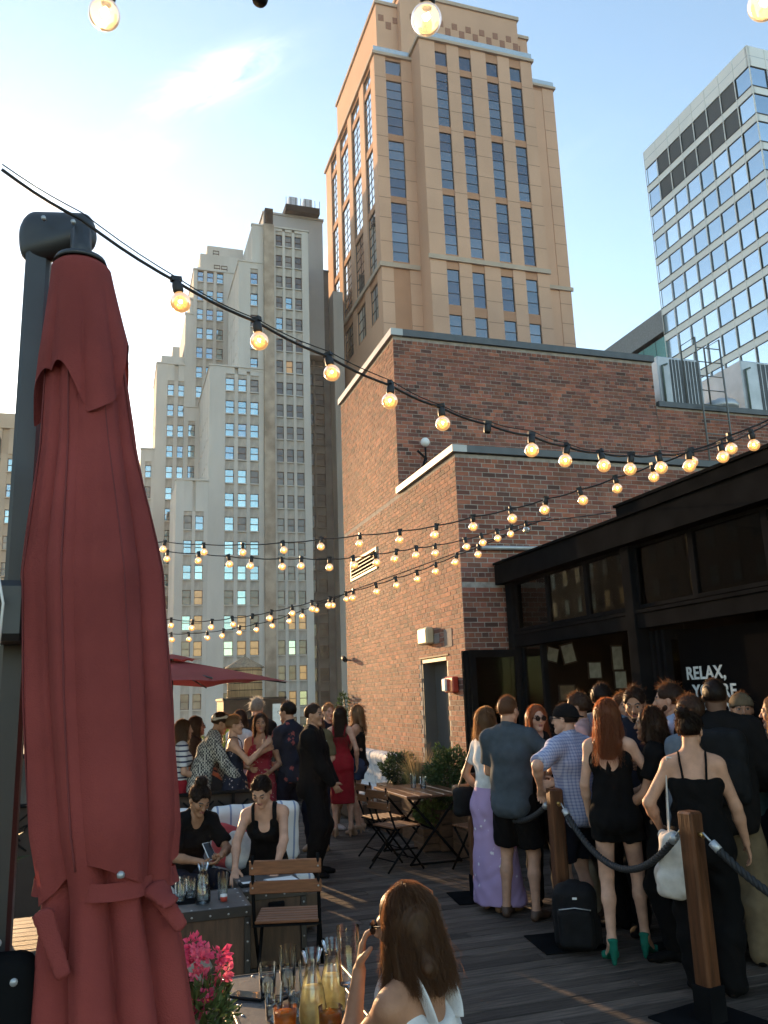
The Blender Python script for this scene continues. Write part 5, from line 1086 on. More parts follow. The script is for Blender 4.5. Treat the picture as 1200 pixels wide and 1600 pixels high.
# ---------------------------------------------------------------- riveted trunk tables
trunk_wood = mat('trunk_wood', (.075, .042, .024), .55, var=.35, scale=4, stretch=(8, 8, 1.2), bump=.15, bscale=30); trunk_top = mat('trunk_metal_top', (.07, .068, .066), .55, .25, var=.3, scale=6, bump=.08, bscale=40); trunk_edge = mat('trunk_edge_metal', (.045, .042, .04), .45, .6, var=.2); rivet_m = mat('rivet_metal', (.40, .39, .37), .35, .8)
riv_me = MB().lathe([(.0075, 0), (.006, .003), (0, .0045)], 8)
def trunk(label, x0, x1, y0, y1, h):
    t = thing('trunk_table', label, 'table', ((x0+x1)/2, (y0+y1)/2, 0)); e = .045
    wp(MB().bbox((x0+.015, y0+.015, .04), (x1-.015, y1-.015, h-.03), .006), 'body', trunk_wood, t)
    tp = wp(MB().bbox((x0, y0, h-.028), (x1, y1, h), .005), 'top', trunk_top, t)
    ed = MB()
    for a, b in (((x0-.003, y0-.003, h-.06), (x1+.003, y0+.012, h+.003)), ((x0-.003, y1-.012, h-.06), (x1+.003, y1+.003, h+.003)), ((x0-.003, y0+.012, h-.06), (x0+.012, y1-.012, h+.003)), ((x1-.012, y0+.012, h-.06), (x1+.003, y1-.012, h+.003))): wp(MB().bbox(a, b, .003), 'edge_strip', trunk_edge, t)
    for x in (x0, x1-e):
        for y in (y0, y1-e): wp(MB().bbox((x+.002, y+.002, .04), (x+e-.002, y+e-.002, h-.062), .004), 'corner_strip', trunk_edge, t)
    wp(MB().bbox((x0+.005, y0+.005, 0), (x1-.005, y1-.005, .038), .004), 'plinth', trunk_edge, t)
    rv_ = MB()
    def rivet(p, n):
        q = n.to_track_quat('Z', 'Y').to_matrix().to_4x4(); q.translation = p; rv_.add([q @ Vector(v) for v in riv_me.v], riv_me.f, 0, True)
    nx = max(2, int((x1-x0)/.12)); ny = max(2, int((y1-y0)/.12))
    for i in range(nx+1):
        x = x0+.03+(x1-x0-.06)*i/nx
        for y in (y0+.03, y1-.03): rivet(Vector((x, y, h+.0005)), Vector((0, 0, 1)))
        rivet(Vector((x, y0-.0035, h-.035)), Vector((0, -1, 0)))
    for i in range(1, ny):
        y = y0+.03+(y1-y0-.06)*i/ny
        for x in (x0+.03, x1-.03): rivet(Vector((x, y, h+.0005)), Vector((0, 0, 1)))
        rivet(Vector((x1+.0035, y, h-.035)), Vector((1, 0, 0)))
    for k in range(4):
        z = .1+(h-.2)*k/3
        for x in (x0+.022, x1-.022): rivet(Vector((x, y0+.0015, z)), Vector((0, -1, 0)))
    o = wp(rv_, 'rivets', rivet_m, t); o['kind'] = 'stuff'
    cx = x0+(x1-x0)*.52; la = wp(MB().bbox((cx-.055, y0-.012, h-.22), (cx+.055, y0+.014, h-.08), .006), 'latch', steel_m, t); wp(MB().bbox((cx-.03, y0-.026, h-.17), (cx+.03, y0-.0125, h-.13), .004), 'hasp', galv_m, la)
    return t
trunk('riveted trunk table holding the glass carafe in front of the two seated women', -.2, .885, 5.73, 6.30, .53)
trunk('riveted trunk table behind the wooden folding chair holding a clipboard', .89, 1.335, 6.13, 6.68, .53)
trunk('nearest riveted trunk table carrying carafes and orange drinks', .47, .94, 2.6, 3.585, .66)
trunk('short riveted trunk table just behind the drinks table', .455, 1.0, 3.60, 3.91, .66)

# ---------------------------------------------------------------- glassware
def thin_glass(name, tint, ior=1.45, tr=.97):
    m = bpy.data.materials.new(name); m.use_nodes = True; t = m.node_tree; t.nodes.clear(); o = N(t, 'ShaderNodeOutputMaterial'); g_ = N(t, 'ShaderNodeBsdfGlossy'); g_.inputs['Roughness'].default_value = .03; tp = N(t, 'ShaderNodeBsdfTransparent'); tp.inputs[0].default_value = (*[c*tr for c in tint], 1)
    f = N(t, 'ShaderNodeFresnel'); f.inputs[0].default_value = ior; ml = N(t, 'ShaderNodeMath', operation='MULTIPLY_ADD'); ml.inputs[1].default_value = .9; ml.inputs[2].default_value = .06; t.links.new(f.outputs[0], ml.inputs[0]); mx = N(t, 'ShaderNodeMixShader'); t.links.new(ml.outputs[0], mx.inputs[0]); t.links.new(tp.outputs[0], mx.inputs[1]); t.links.new(g_.outputs[0], mx.inputs[2]); t.links.new(mx.outputs[0], o.inputs[0]); return m
gla = thin_glass('clear_glass', (.95, .97, .96)); wat = thin_glass('water', (.80, .86, .88), 1.33)
festoon('overhead string with large bulbs hanging into the top of the picture', [(-.6, 1.5, 3.16), (-.05, 1.335, 3.075), (.215, 1.26, 3.07), (.50, 1.165, 3.055), (.79, 1.07, 3.06), (1.075, .98, 3.045), (1.6, .8, 3.1)], skip=(2, 4), clear=mat('pale_bulb_glass', (.95, .86, .72), .08, var=.03, trans=.75, ior=1.15, emit=(1, .66, .34), estr=.10))
def juice(n, c): 
    m = mat(n, c, .15, var=.25, scale=30, trans=.35, transl=.55); return m
orange_m = juice('orange_drink', (.95, .34, .04)); pale_m = juice('pale_wine', (.88, .76, .48))
def vessel(kind, label, p, liquid=None, level=.6, s=1.0, group=None, h=None):
    prof = {'tumbler': [(.0, 0), (.027, 0), (.029, .004), (.037, .12)], 'tall': [(.0, 0), (.028, 0), (.030, .004), (.036, .165)], 'rocks': [(0, 0), (.035, 0), (.038, .006), (.043, .085)],
            'carafe': [(0, 0), (.044, 0), (.050, .008), (.050, .06), (.040, .12), (.027, .165), (.024, .185), (.030, .215), (.040, .245)]}[kind]
    th = .0022; outer = [(r*s, z*s) for r, z in prof]; inner = [(max(r-th, 0)*s, max(z, .007)*s) for r, z in prof[1:]][::-1]
    cat = 'carafe' if kind == 'carafe' else 'glass'; t = thing('carafe' if kind == 'carafe' else 'drinking_glass', label, cat, p, 0, group)
    MB().lathe(outer, 24).build('vessel', gla, t)
    if liquid:
        zt = prof[-1][1]*level; lp = []
        for (r, z), (r2, z2) in zip(prof[1:-1], prof[2:]):
            if z > zt: break
            lp.append((r, z)); 
            if z2 >= zt: lp.append((r+(r2-r)*(zt-z)/(z2-z), zt)); break
        lp = [(max(r-th-.0006, .001)*s, max(z, .008)*s) for r, z in lp]; MB().lathe([(0, .008*s)]+lp+[(0, lp[-1][1])], 24).build('drink', liquid, t)
    return t
def ice(t, n, r, z0, z1, m):
    for k in range(n): a = random.uniform(0, 6.28); q = random.uniform(0, r); M_ = Matrix.Translation((q*cos(a), q*sin(a), random.uniform(z0, z1))) @ Matrix.Rotation(random.uniform(0, 3), 4, (random.random(), random.random(), 1)); MB().bbox((-.011,)*3, (.011,)*3, .003, 0, M_).build('ice_cube', m, t)
icem = mat('ice', (.85, .88, .9), .12, trans=.8, ior=1.25)
Z3 = .664
def v3(k, lab, x, y, *a, **kw): return vessel(k, lab, (x*.983, y*.983, Z3), *a, **kw)
v3('tumbler', 'water glass nearest the phone on the front table', .63, 3.65, wat, .62); v3('tall', 'tall water glass behind the phone on the front table', .72, 3.69, wat, .5); v3('tumbler', 'empty clear glass behind the carafes', .785, 3.62)
v3('tumbler', 'low water glass in front of the phone', .61, 3.40, wat, .4); t = v3('tumbler', 'glass of ice beside the front carafe', .70, 3.42, wat, .55); ice(t, 7, .018, .03, .075, icem)
v3('carafe', 'front carafe of pale drink beside the orange drinks', .735, 3.30, pale_m, .5); v3('carafe', 'second carafe of pale drink farther right', .835, 3.40, pale_m, .5)
for lab, x, y in (('left orange drink with ice in a short glass', .625, 3.26), ('right orange drink with ice in a short glass', .775, 3.19)): t = v3('rocks', lab, x, y, orange_m, .78); ice(t, 5, .018, .045, .068, orange_m)
t = thing('mobile_phone', 'black mobile phone lying on the front table', 'phone', (.55, 3.62, Z3), R(52)); MB().bbox((-.036, -.074, 0), (.036, .074, .009), .003).build('case', steel2_m, t); MB().box((-.032, -.069, .0092), (.032, .069, .0097)).build('screen', mat('phone_screen', (.01, .01, .012), .08), t)
t = thing('pen', 'thin dark pen lying on the front table', 'pen', (.67, 3.52, Z3+.005), R(-60)); MB().tube([(0, -.06, 0), (0, .07, 0)], .0045, 8).build('barrel', steel_m, t); MB().tube([(0, .07, 0), (0, .076, 0)], [.003, .001], 8).build('tip', galv_m, t)
Z1 = .533
vessel('carafe', 'clear water carafe on the trunk table before the seated women', (.60, 5.93, Z1), wat, .35); vessel('tall', 'tall clear glass with candle beside the carafe', (.735, 5.98, Z1)); vessel('tumbler', 'clear tumbler left of the carafe', (.535, 6.1, Z1), wat, .4); vessel('tumbler', 'clear tumbler at the left end of the trunk table', (.46, 6.02, Z1), wat, .3); vessel('tumbler', 'clear tumbler at the back of the trunk table', (.50, 6.2, Z1)); vessel('tumbler', 'upright clear tumbler in front of the dark haired woman', (.63, 6.22, Z1), wat, .5)
t = thing('votive_candle', 'small red and white votive candle beside the carafe', 'candle', (.735, 5.93, Z1)); MB().lathe([(0, 0), (.022, 0), (.024, .028)], 16).build('cup', mat('votive_red', (.5, .08, .06), .3), t); MB().lathe([(.0235, .028), (.022, .04), (0, .044)], 16).build('wax', white_m, t)
t = thing('serving_tray', 'dark tray under the glasses on the trunk table', 'tray', (.47, 6.08, Z1-.001), 0); MB().bbox((-.1, -.13, 0), (.1, .16, .003), .001).build('plate', steel_m, t)
t = thing('clipboard', 'pale clipboard lying on the trunk table behind the chair', 'clipboard', (1.20, 6.36, Z1), R(8)); MB().bbox((-.11, -.08, 0), (.11, .08, .012), .002).build('board', mat('clip_grey', (.30, .33, .36), .5), t); MB().box((-.1, -.07, .0122), (.1, .07, .0135)).build('paper', white_m, t)
t = thing('guest_check_folder', 'black bill folder at the corner between the trunk tables', 'folder', (.96, 6.32, Z1), R(5)); MB().bbox((-.07, -.05, 0), (.07, .05, .02), .004).build('cover', steel2_m, t); MB().box((-.05, -.03, .0202), (.05, .03, .0215)).build('receipt', white_m, t)

# ---------------------------------------------------------------- seating
slat_m = mat('chair_wood', (.17, .068, .028), .5, var=.25, scale=5, stretch=(2, 14, 14), bump=.1, bscale=30, objr=.15)
def folding_chair(label, x, y, rz):
    t = thing('folding_chair', label, 'chair', (x, y, 0), rz, 'wooden folding bistro chairs'); 
    for s in (1, -1):
        MB().tube([(s*.205, -.235, .86), (s*.205, -.19, .62), (s*.205, -.13, .45), (s*.205, .22, .01)], .011, 8).build('leg', steel_m, t); MB().tube([(s*.185, .19, .435), (s*.185, -.22, .01)], .011, 8).build('leg', steel_m, t)
    MB().tube([(-.205, .12, .12), (.205, .12, .12)], .007, 6).build('crossbar', steel_m, t); MB().tube([(-.185, -.13, .11), (.185, -.13, .11)], .007, 6).build('crossbar', steel_m, t); MB().tube([(-.2, .19, .437), (.2, .19, .437)], .009, 6).build('crossbar', steel_m, t); MB().box((-.215, -.16, .425), (.215, -.135, .437)).build('seat_rail', steel_m, t)
    for k in range(6): MB().bbox((-.20, -.155+k*.062, .44), (.20, -.155+k*.062+.05, .458), .004).build('slat', slat_m, t)
    for z, hgt in ((.785, .085), (.665, .075)):
        yb = -.235+(.86-z)*.19; MB().bbox((-.225, yb-.014, z-hgt/2), (.225, yb+.006, z+hgt/2), .005, 0).build('slat', slat_m, t)
        for s in (1, -1): MB().tube([(s*.205, yb-.020, z), (s*.205, yb-.0145, z)], .006, 8).build('screw', rivet_m, t)
    return t
folding_chair('nearest wooden folding chair seen from behind at the trunk table', 1.125, 5.72, R(-16))
folding_chair('left front folding chair at the square wooden table', 2.95, 9.05, R(-75)); folding_chair('left rear folding chair at the square wooden table', 3.02, 9.75, R(-82)); folding_chair('folding chair on the right side of the square wooden table', 3.72, 8.55, R(12))
tb_ = thing('wooden_table', 'dark wooden table with crossed black legs beside the brick wall', 'table', (3.42, 9.55, 0)); tw_m = mat('table_wood', (.13, .055, .028), .35, var=.3, scale=5, stretch=(14, 2, 14), coat=.3)
for k in range(5): MB().bbox((-.36+k*.145, -.62, .715), (-.36+k*.145+.141, .62, .742), .004).build('plank', tw_m, tb_)
for y in (-.48, .48):
    for s in (1, -1): MB().tube([(s*.3, y, .71), (-s*.3, y, .012)], .014, 8).build('leg', steel_m, tb_)
    MB().tube([(-.3, y, .02), (.3, y, .02)], .011, 8).build('foot_bar', steel_m, tb_)
MB().tube([(0, -.48, .36), (0, .48, .36)], .011, 8).build('stretcher', steel_m, tb_)
vessel('tumbler', 'short clear glass standing on the wooden table', (3.5, 9.6, .744), wat, .4, 1.1); vessel('tall', 'taller clear glass beside the short one on the wooden table', (3.43, 9.75, .744), None, .5, 1.0)
# banquette with striped cushions
stripe_m = pattern('ticking', (.60, .58, .56), (.20, .23, .32), 'vstripes', 9.0); sofa = thing('banquette', 'banquette with pale striped cushions behind the trunk tables', 'sofa', (.82, 7.5, 0)); cush_m = stripe_m
wp(MB().bbox((.02, 7.0, .04), (1.62, 7.75, .30), .01).bbox((.02, 7.78, .04), (1.62, 7.86, .88), .01), 'base', trunk_wood, sofa)
for k in range(2):
    x0 = .04+k*.785; S = SDF(); S.rbox((x0+.39, 7.36, .375), (.385, .37, .075), .05); o = soft('seat_cushion', S, .018, cush_m, sofa, wr=.004, seed=k); o.location = -wl(sofa)
    S = SDF(); S.rbox((x0+.39, 7.66, .69), (.385, .085, .245), .06, rotm((1, 0, 0), (0, .97, .2), (0, -.2, .97))); o = soft('back_cushion', S, .018, cush_m, sofa, wr=.006, seed=k+9); o.location = -wl(sofa)
S = SDF(); S.rbox((0, 0, 0), (.19, .06, .17), .05); o = soft('scatter_cushion', S, .014, mat('red_cushion', (.42, .06, .06), .85, bump=.2, bscale=200), None, wr=.006); o.location = (1.0, 7.42, .62); o.rotation_euler = (R(-25), R(20), R(10)); tag(o, 'red cushion leaning on the striped banquette', 'cushion')
S = SDF(); S.rbox((0, 0, 0), (.17, .06, .15), .05); o = soft('scatter_cushion', S, .014, cloth('offwhite', (.55, .5, .45)), None, wr=.006); o.location = (1.1, 7.34, .60); o.rotation_euler = (R(-28), R(8), R(-6)); tag(o, 'off white cushion in front of the red cushion', 'cushion')
scr = thing('iron_screen', 'black iron screen with scrollwork behind the banquette', 'screen', (.45, 8.1, 0))
wp(MB().bbox((-.8, 8.06, .985), (1.40, 8.14, 1.01), .005), 'top_rail', steel_m, scr); wp(MB().box((-.8, 8.12, .1), (1.40, 8.13, .984)), 'back_sheet', mat('screen_dark', (.03, .02, .016), .8), scr)
for k in range(8): wp(MB().box((-.8+k*.314-.012, 8.07, .05), (-.8+k*.314+.012, 8.11, .984)), 'upright', steel_m, scr)
for k in range(7):
    cx = -.643+k*.314
    for s in (1, -1): wp(MB().tube([(cx+s*(.02+.12*sin(t)), 8.09, .93-.30*t/pi) for t in np.linspace(0, pi, 12)], .008, 6), 'scroll', steel_m, scr); wp(MB().tube([(cx+s*.11*cos(t)*(.4+.6*t/4), 8.095, .78+.09*sin(t)*(.4+.6*t/4)) for t in np.linspace(0, 4, 12)], .007, 6), 'scroll', steel_m, scr)
# pale bench against the brick wall
bn = thing('wall_bench', 'bench with white cushions against the brick wall', 'bench', (3.85, 12.9, 0)); wp(MB().bbox((3.45, 12.0, .05), (4.14, 14.2, .32), .01), 'base', trunk_wood, bn)
wcu = pattern('white_ticking', (.62, .61, .60), (.42, .44, .47), 'vstripes', 24)
for k in range(2):
    S = SDF(); S.rbox((3.78, 12.55+k*1.08, .40), (.33, .53, .08), .05); o = soft('seat_cushion', S, .022, wcu, bn, wr=.005, seed=k); o.location = -wl(bn); S = SDF(); S.rbox((4.02, 12.55+k*1.08, .72), (.09, .53, .27), .06, rotm((.97, 0, .22), (0, 1, 0), (-.22, 0, .97))); o = soft('back_cushion', S, .022, wcu, bn, wr=.006, seed=k+5); o.location = -wl(bn)

# ---------------------------------------------------------------- wooden queue posts and ropes
post_m = mat('post_wood', (.080, .030, .012), .5, var=.5, scale=3.5, stretch=(9, 9, .8), bump=.25, bscale=14, coat=.08, spec=.3); rope_m = mat('rope_black', (.013, .014, .016), .7, var=.25, scale=60)
PST = [(3.22, 7.5, 'farthest wooden queue post beside the lilac skirt'), (3.22, 5.93, 'middle wooden queue post with a hand resting on it'), (3.19, 4.29, 'nearest wooden queue post at the right')]
for i, (x, y, lab) in enumerate(PST):
    t = thing('queue_post', lab, 'post', (x, y, 0), R(12 if i == 2 else -8), 'wooden queue posts'); S = MB().bbox((-.052, -.052, .16), (.052, .052, 1.08 if i < 2 else 1.10), .012); S.build('shaft', post_m, t); MB().bbox((-.062, -.062, .008), (.062, .062, .19), .004).build('shoe', steel_m, t); MB().bbox((-.24, -.24, 0), (.24, .24, .010), .003).build('base_plate', steel_m, t)
    for yy in (-.0535, .0535): MB().tube([(.0, yy, .98), (.0, yy*1.5, .98)], .012, 8).tube([(.014*cos(q), yy*1.5, .975+.014*sin(q)) for q in np.linspace(0, 6.28, 12)], .003, 5).build('eye_ring', mat('brass', (.5, .33, .12), .3, .9) if 'brass' not in MATS else MATS['brass'], t)
def rope(label, a, b, sag, rad=.021):
    a, b = Vector(a), Vector(b); t = thing('queue_rope', label, 'rope', a, 0, 'black twisted queue ropes'); n = 64; P = []
    for i in range(n+1): s = i/n; q = a.lerp(b, s); q.z -= sag*4*s*(1-s); P.append(q-a)
    Lt = sum((P[i+1]-P[i]).length for i in range(n)); P = P[4:-4]
    for k in range(3):
        H_ = []
        for i, p in enumerate(P):
            d = (P[min(i+1, len(P)-1)]-P[max(i-1, 0)]).normalized(); s1 = d.cross(Vector((0, 0, 1))).normalized(); s2 = d.cross(s1)
            for j in range(3):
                if i == len(P)-1 and j: break
                pp = p.lerp(P[min(i+1, len(P)-1)], j/3); ang = (i+j/3)/n*Lt/.095*2*pi+k*2*pi/3; H_.append(pp+(s1*cos(ang)+s2*sin(ang))*rad*.5)
        MB().tube(H_, rad*.62, 7).build('strand', rope_m, t)
    for e, e2 in ((P[0], Vector((0, 0, 0))), (P[-1], b-a)): MB().tube([e, e.lerp(e2, .45)], rad*1.15, 12).build('ferrule', galv_m, t); MB().tube([e.lerp(e2, .45), e2], .006, 6).build('hook', galv_m, t)
rope('black rope hanging between the far and middle queue posts', (3.215, 7.42, .98), (3.22, 6.01, .98), .22)
rope('black rope sagging deeply between the middle and nearest queue posts', (3.225, 5.85, .98), (3.175, 4.37, .99), .33)
rope('black rope running from the nearest queue post out to the right', (3.205, 4.21, .99), (3.75, 2.9, .95), .35)

# ---------------------------------------------------------------- bags on the floor
S = SDF(); S.rbox((0, 0, .23), (.155, .10, .22), .08); S.rbox((0, -.10, .17), (.12, .04, .13), .04, k=.015); S.ell((-.03, 0, .455), (.03, 0, .455), .012, .012); S.rbox((.155, .02, .14), (.02, .06, .09), .02, k=.01)
bagm = mat('backpack_nylon', (.008, .0085, .010), .7, var=.3, scale=14, bump=.3, bscale=150, spec=.15)
t = thing('backpack', 'black backpack standing on the deck against the middle post', 'backpack', (3.2, 5.72, 0), R(-30)); soft('bag', S, .011, bagm, t, wr=.004); MB().tube([(-.11, -.142, .30), (0, -.148, .315), (.11, -.142, .30)], .004, 6).build('zip', galv_m, t); MB().box((-.012, -.1065, .36), (.02, -.104, .375)).build('logo_patch', white_m, t)

# ---------------------------------------------------------------- planting
def leaf_cloud(name, parent, m, n, centre, radii, size, rng, aspect=2.2, up=.3, shell=.35):
    d = rng.normal(size=(n, 3)); d /= np.linalg.norm(d, axis=1, keepdims=True); c = np.array(centre)+d*np.array(radii)*(shell+(1-shell)*rng.random((n, 1))**.5)*(1+.18*np.sin(d[:, :1]*7+d[:, 2:]*5))
    dirv = d+rng.normal(size=(n, 3))*.6+np.array((0, 0, up)); dirv /= np.linalg.norm(dirv, axis=1, keepdims=True); sd = np.cross(dirv, rng.normal(size=(n, 3))); sd /= np.linalg.norm(sd, axis=1, keepdims=True); nn = np.cross(dirv, sd); L = size*rng.uniform(.6, 1.3, (n, 1)); w = L/aspect
    V = np.stack([c, c+dirv*L*.45+sd*w*.5+nn*L*.06, c+dirv*L-nn*L*.08, c+dirv*L*.45-sd*w*.5+nn*L*.06], 1).reshape(-1, 3); F = np.arange(n*4).reshape(-1, 4); o = link(name, np_mesh(name, [(V, F, 0)], m, False), parent); o['kind'] = 'stuff'; return o
leafm = [mat('leaf_green_%d' % i, c, .5, var=.35, scale=20, transl=.35, isl=.35) for i, c in enumerate([(.05, .085, .028), (.085, .125, .04), (.13, .19, .045), (.035, .06, .03)])]
grassm = mat('dry_grass', (.34, .25, .13), .8, var=.3, transl=.3, isl=.3); grassg = mat('grass_blue_green', (.075, .10, .055), .7, var=.3, transl=.3, isl=.3)
prng = np.random.default_rng(5)
planter_wood = mat('planter_wood', (.13, .065, .035), .6, var=.3, scale=4, stretch=(2, 2, 10))
def planter_box(t, w, d, h, m=None):
    for k in range(3): MB().bbox((-w/2, -d/2, h*k/3+.004), (w/2, d/2, h*(k+1)/3-.004), .006).build('plank', m or planter_wood, t)
def grass(t, n, h, spread, base, m, z0):
    a = prng.uniform(0, 6.28, n); r = base*np.sqrt(prng.random(n)); b = np.stack([r*np.cos(a), r*np.sin(a), np.full(n, z0)], 1); o = np.stack([np.cos(a), np.sin(a), np.zeros(n)], 1)*spread*prng.uniform(.2, 1, (n, 1)); hh = h*prng.uniform(.6, 1.1, (n, 1)); T_ = np.linspace(0, 1, 7); P = np.stack([b+o*q*q+np.array((0, 0, 1.))*hh*(q-.22*q*q*q) for q in T_], 1); v, f = ribbons(P, .006, prng); q = link('blades', np_mesh('blades', [(v, f, 0)], m), t); q['kind'] = 'stuff'
t = thing('grass_planter', 'wooden planter of feathery ornamental grass beside the grey door', 'plant', (3.88, 10.75, 0)); planter_box(t, .38, .5, .5); grass(t, 420, .62, .26, .15, grassg, .48); grass(t, 240, .85, .2, .13, grassm, .48)
t = thing('shrub_planter', 'wooden planter with a dense dark green cone shrub near the pavilion corner', 'plant', (3.95, 9.95, 0)); planter_box(t, .40, .46, .46); leaf_cloud('foliage', t, leafm[0], 4200, (0, 0, .78), (.25, .25, .40), .05, prng); MB().tube([(0, 0, .4), (0, 0, 1.0)], [.02, .008], 6).build('stem', trunk_wood, t)
t = thing('herb_planter', 'low planter with bright yellow green leaves under the wooden table', 'plant', (3.72, 9.98, 0)); planter_box(t, .34, .34, .26); leaf_cloud('foliage', t, leafm[2], 900, (0, 0, .40), (.18, .18, .14), .055, prng, 1.5)
t = thing('small_planter', 'dark wooden planter with a blue green bush beside the white bench', 'plant', (3.86, 11.55, 0)); planter_box(t, .5, .6, .62); leaf_cloud('foliage', t, leafm[3], 1500, (0, 0, .80), (.24, .28, .22), .06, prng)
t = thing('corner_planter', 'broad wooden planter of trailing green leaves right of the wooden table', 'plant', (3.98, 9.25, 0)); planter_box(t, .36, .5, .48); leaf_cloud('foliage', t, leafm[1], 900, (0, 0, .55), (.2, .26, .16), .05, prng)
for i, (x, hh, lab) in enumerate(((1.05, 1.05, 'leafy parapet plant behind the jacketed guest'), (2.35, 1.12, 'leafy parapet plant between the floral shirt and the red dress guests'), (-.5, 1.1, 'parapet plant at the left end behind the parasol'), (3.3, 1.0, 'parapet plant behind the guests by the brick wall'), (1.8, .85, 'low parapet plant behind the tall grey haired man'))):
    t = thing('parapet_plant', lab, 'plant', (x, 15.85, 0)); MB().bbox((-.4, -.16, 0), (.4, .16, .72), .01).build('trough', steel2_m, t); leaf_cloud('foliage', t, leafm[(i+1) % 3], 1300, (0, 0, hh), (.42, .2, .34), .075, prng)
t = thing('wall_climber', 'small climbing plant at the far corner of the brick wall', 'plant', (4.12, 15.35, 0)); MB().bbox((-.14, -.14, 0), (.14, .14, .5), .01).build('pot', planter_wood, t); MB().tube([(0, 0, .4), (.02, 0, 1.2), (-.02, 0, 1.8)], .012, 6).build('stem', trunk_wood, t); leaf_cloud('foliage', t, leafm[0], 260, (-.02, 0, 1.62), (.14, .14, .3), .07, prng)
t = thing('yucca', 'spiky dark green leaves at the far left behind the parasol mast', 'plant', (-.62, 3.9, 0)); MB().lathe([(0, 0), (.2, 0), (.24, .6), (.2, .6), (.19, .5), (0, .5)], 20).build('pot', steel2_m, t); MB().tube([(0, 0, .5), (0, 0, 1.2)], .03, 8).build('stem', trunk_wood, t); grass(t, 260, .45, .26, .05, leafm[3], 1.0); leaf_cloud('foliage', t, leafm[3], 500, (0, 0, 1.2), (.2, .2, .3), .09, prng, 3.5)
t = thing('flower_planter', 'white planter with pink blossoms at the foot of the parasol', 'plant', (.315, 3.03, 0)); MB().lathe([(0, 0), (.13, 0), (.17, .70), (.155, .70), (.14, .6), (0, .6)], 4).build('pot', white_m, t, (0, 0, 0), R(20)); leaf_cloud('foliage', t, leafm[1], 900, (-.02, 0, .78), (.105, .105, .15), .04, prng, 2.5)
pinkm = [mat('pink_petal_%d' % i, c, .6, var=.2, scale=40, transl=.3) for i, c in enumerate([(.72, .09, .20), (.80, .17, .27)])]
for k in range(17):
    a = prng.uniform(0, 6.28); q = prng.uniform(.02, .13); c = np.array((-.01+q*cos(a), q*sin(a), .89+prng.uniform(-.06, .12))); leaf_cloud('blossom', t, pinkm[k % 2], 60, c, (.026, .026, .022), .022, prng, 1.3, .2, .2)
# ---------------------------------------------------------------- the guests
blk = cloth('black', (.0045, .0045, .005)); blk2 = cloth('soft_black', (.008, .0075, .008)); navy = cloth('navy', (.009, .011, .020)); greyp = cloth('slate_polo', (.055, .068, .082)); redc = cloth('deep_red', (.26, .012, .022)); whitec = cloth('white', (.58, .57, .57)); pinkc = cloth('pale_pink', (.50, .30, .28)); khaki = cloth('khaki', (.14, .105, .065)); beige = cloth('beige', (.30, .25, .19)); denim = cloth('denim', (.03, .045, .09)); tealc = cloth('teal', (.05, .11, .13)); brownc = cloth('dark_brown', (.045, .026, .018)); olive_c = cloth('olive', (.11, .085, .045)); lblue = cloth('light_blue', (.36, .42, .55)); greyj = cloth('grey_blue', (.12, .145, .18)); green_sh = cloth('green_suede', (.012, .13, .09)); tanl = mat('tan_leather', (.22, .12, .06), .5); brownl = mat('brown_leather', (.075, .04, .025), .55); nudel = mat('nude_leather', (.42, .26, .17), .5)
plaid = pattern('blue_plaid', (.40, .43, .56), (.17, .20, .36), 'plaid', 42); stripe_t = pattern('breton', (.56, .55, .56), (.03, .035, .08), 'stripes', 17); hound = pattern('houndstooth', (.40, .37, .32), (.035, .035, .04), 'check', 58); flor_n = pattern('navy_floral', (.012, .014, .026), (.40, .33, .33), 'dots', 20); flor_r = pattern('red_floral', (.27, .022, .035), (.50, .38, .34), 'dots', 26); flor_s = pattern('dark_floral', (.014, .017, .03), (.28, .07, .06), 'floral', 9); lilac = pattern('lilac_floral', (.36, .25, .42), (.66, .62, .68), 'dots', 12)
GL, GC, GR = 'guests chatting at the far end', 'guests queueing behind the rope', None
mid = dict(res=.0155, hcell=.0065, nstr=300)
# far group, left to right
person('woman in a navy striped white tee and long red skirt', .74, 10.2, 70, 1.63, True, 'light', ('bob', 'brown', .20), ('tee', stripe_t, dict(off=.012, hem=.02, sleeve=.8)), ('skirt', redc, dict(hem=(.22, .30, .26), waist=.13, off=.016)), (tanl,), lean=4, hr=(.12, .26, 1.05), hl=(-.12, .30, 1.1), group=GL, **mid)
person('woman in glasses and a dark brown shirt beside the striped tee', .97, 10.75, 78, 1.65, True, 'tan', ('bob', 'dark', .19), ('tee', brownc, dict(hem=-.08, sleeve=.7)), ('trousers', redc), (blk,), hr=(.13, .27, 1.02), hl=(-.1, .28, 1.08), extras=(glasses,), group=GL, **mid)
def scarf(J, root, toh, s):
    S = SDF(); S.ell((0, .03, .085), (0, -.085, .02), (.088, .03), (.088, .03), (1, 0, 0), .02); S.ball((0, -.012, .03), (.078, .098, .091), k=.006, sub=True); S.ball((.035, -.10, .05), (.03, .022, .026), k=.01); v, q = S.mesh(.0075, 1); link('head_scarf', np_mesh('head_scarf', [(toh(v), q, 0)], cloth('cream_scarf', (.46, .38, .30))), root)
person('guest in a houndstooth jacket and head scarf leaning forward', 1.02, 10.1, 72, 1.74, True, 'tan', ('short', 'dark', .02), ('jacket', hound, dict(hem=-.10, off=.026, wr=.006)), ('trousers', hound, dict(loose=.03)), (blk,), lean=22, hp=12, pel=(0, -.05, .93), hr=(.16, .42, .86), hl=(-.16, .36, .82), extras=(scarf,), group=GL, **mid)
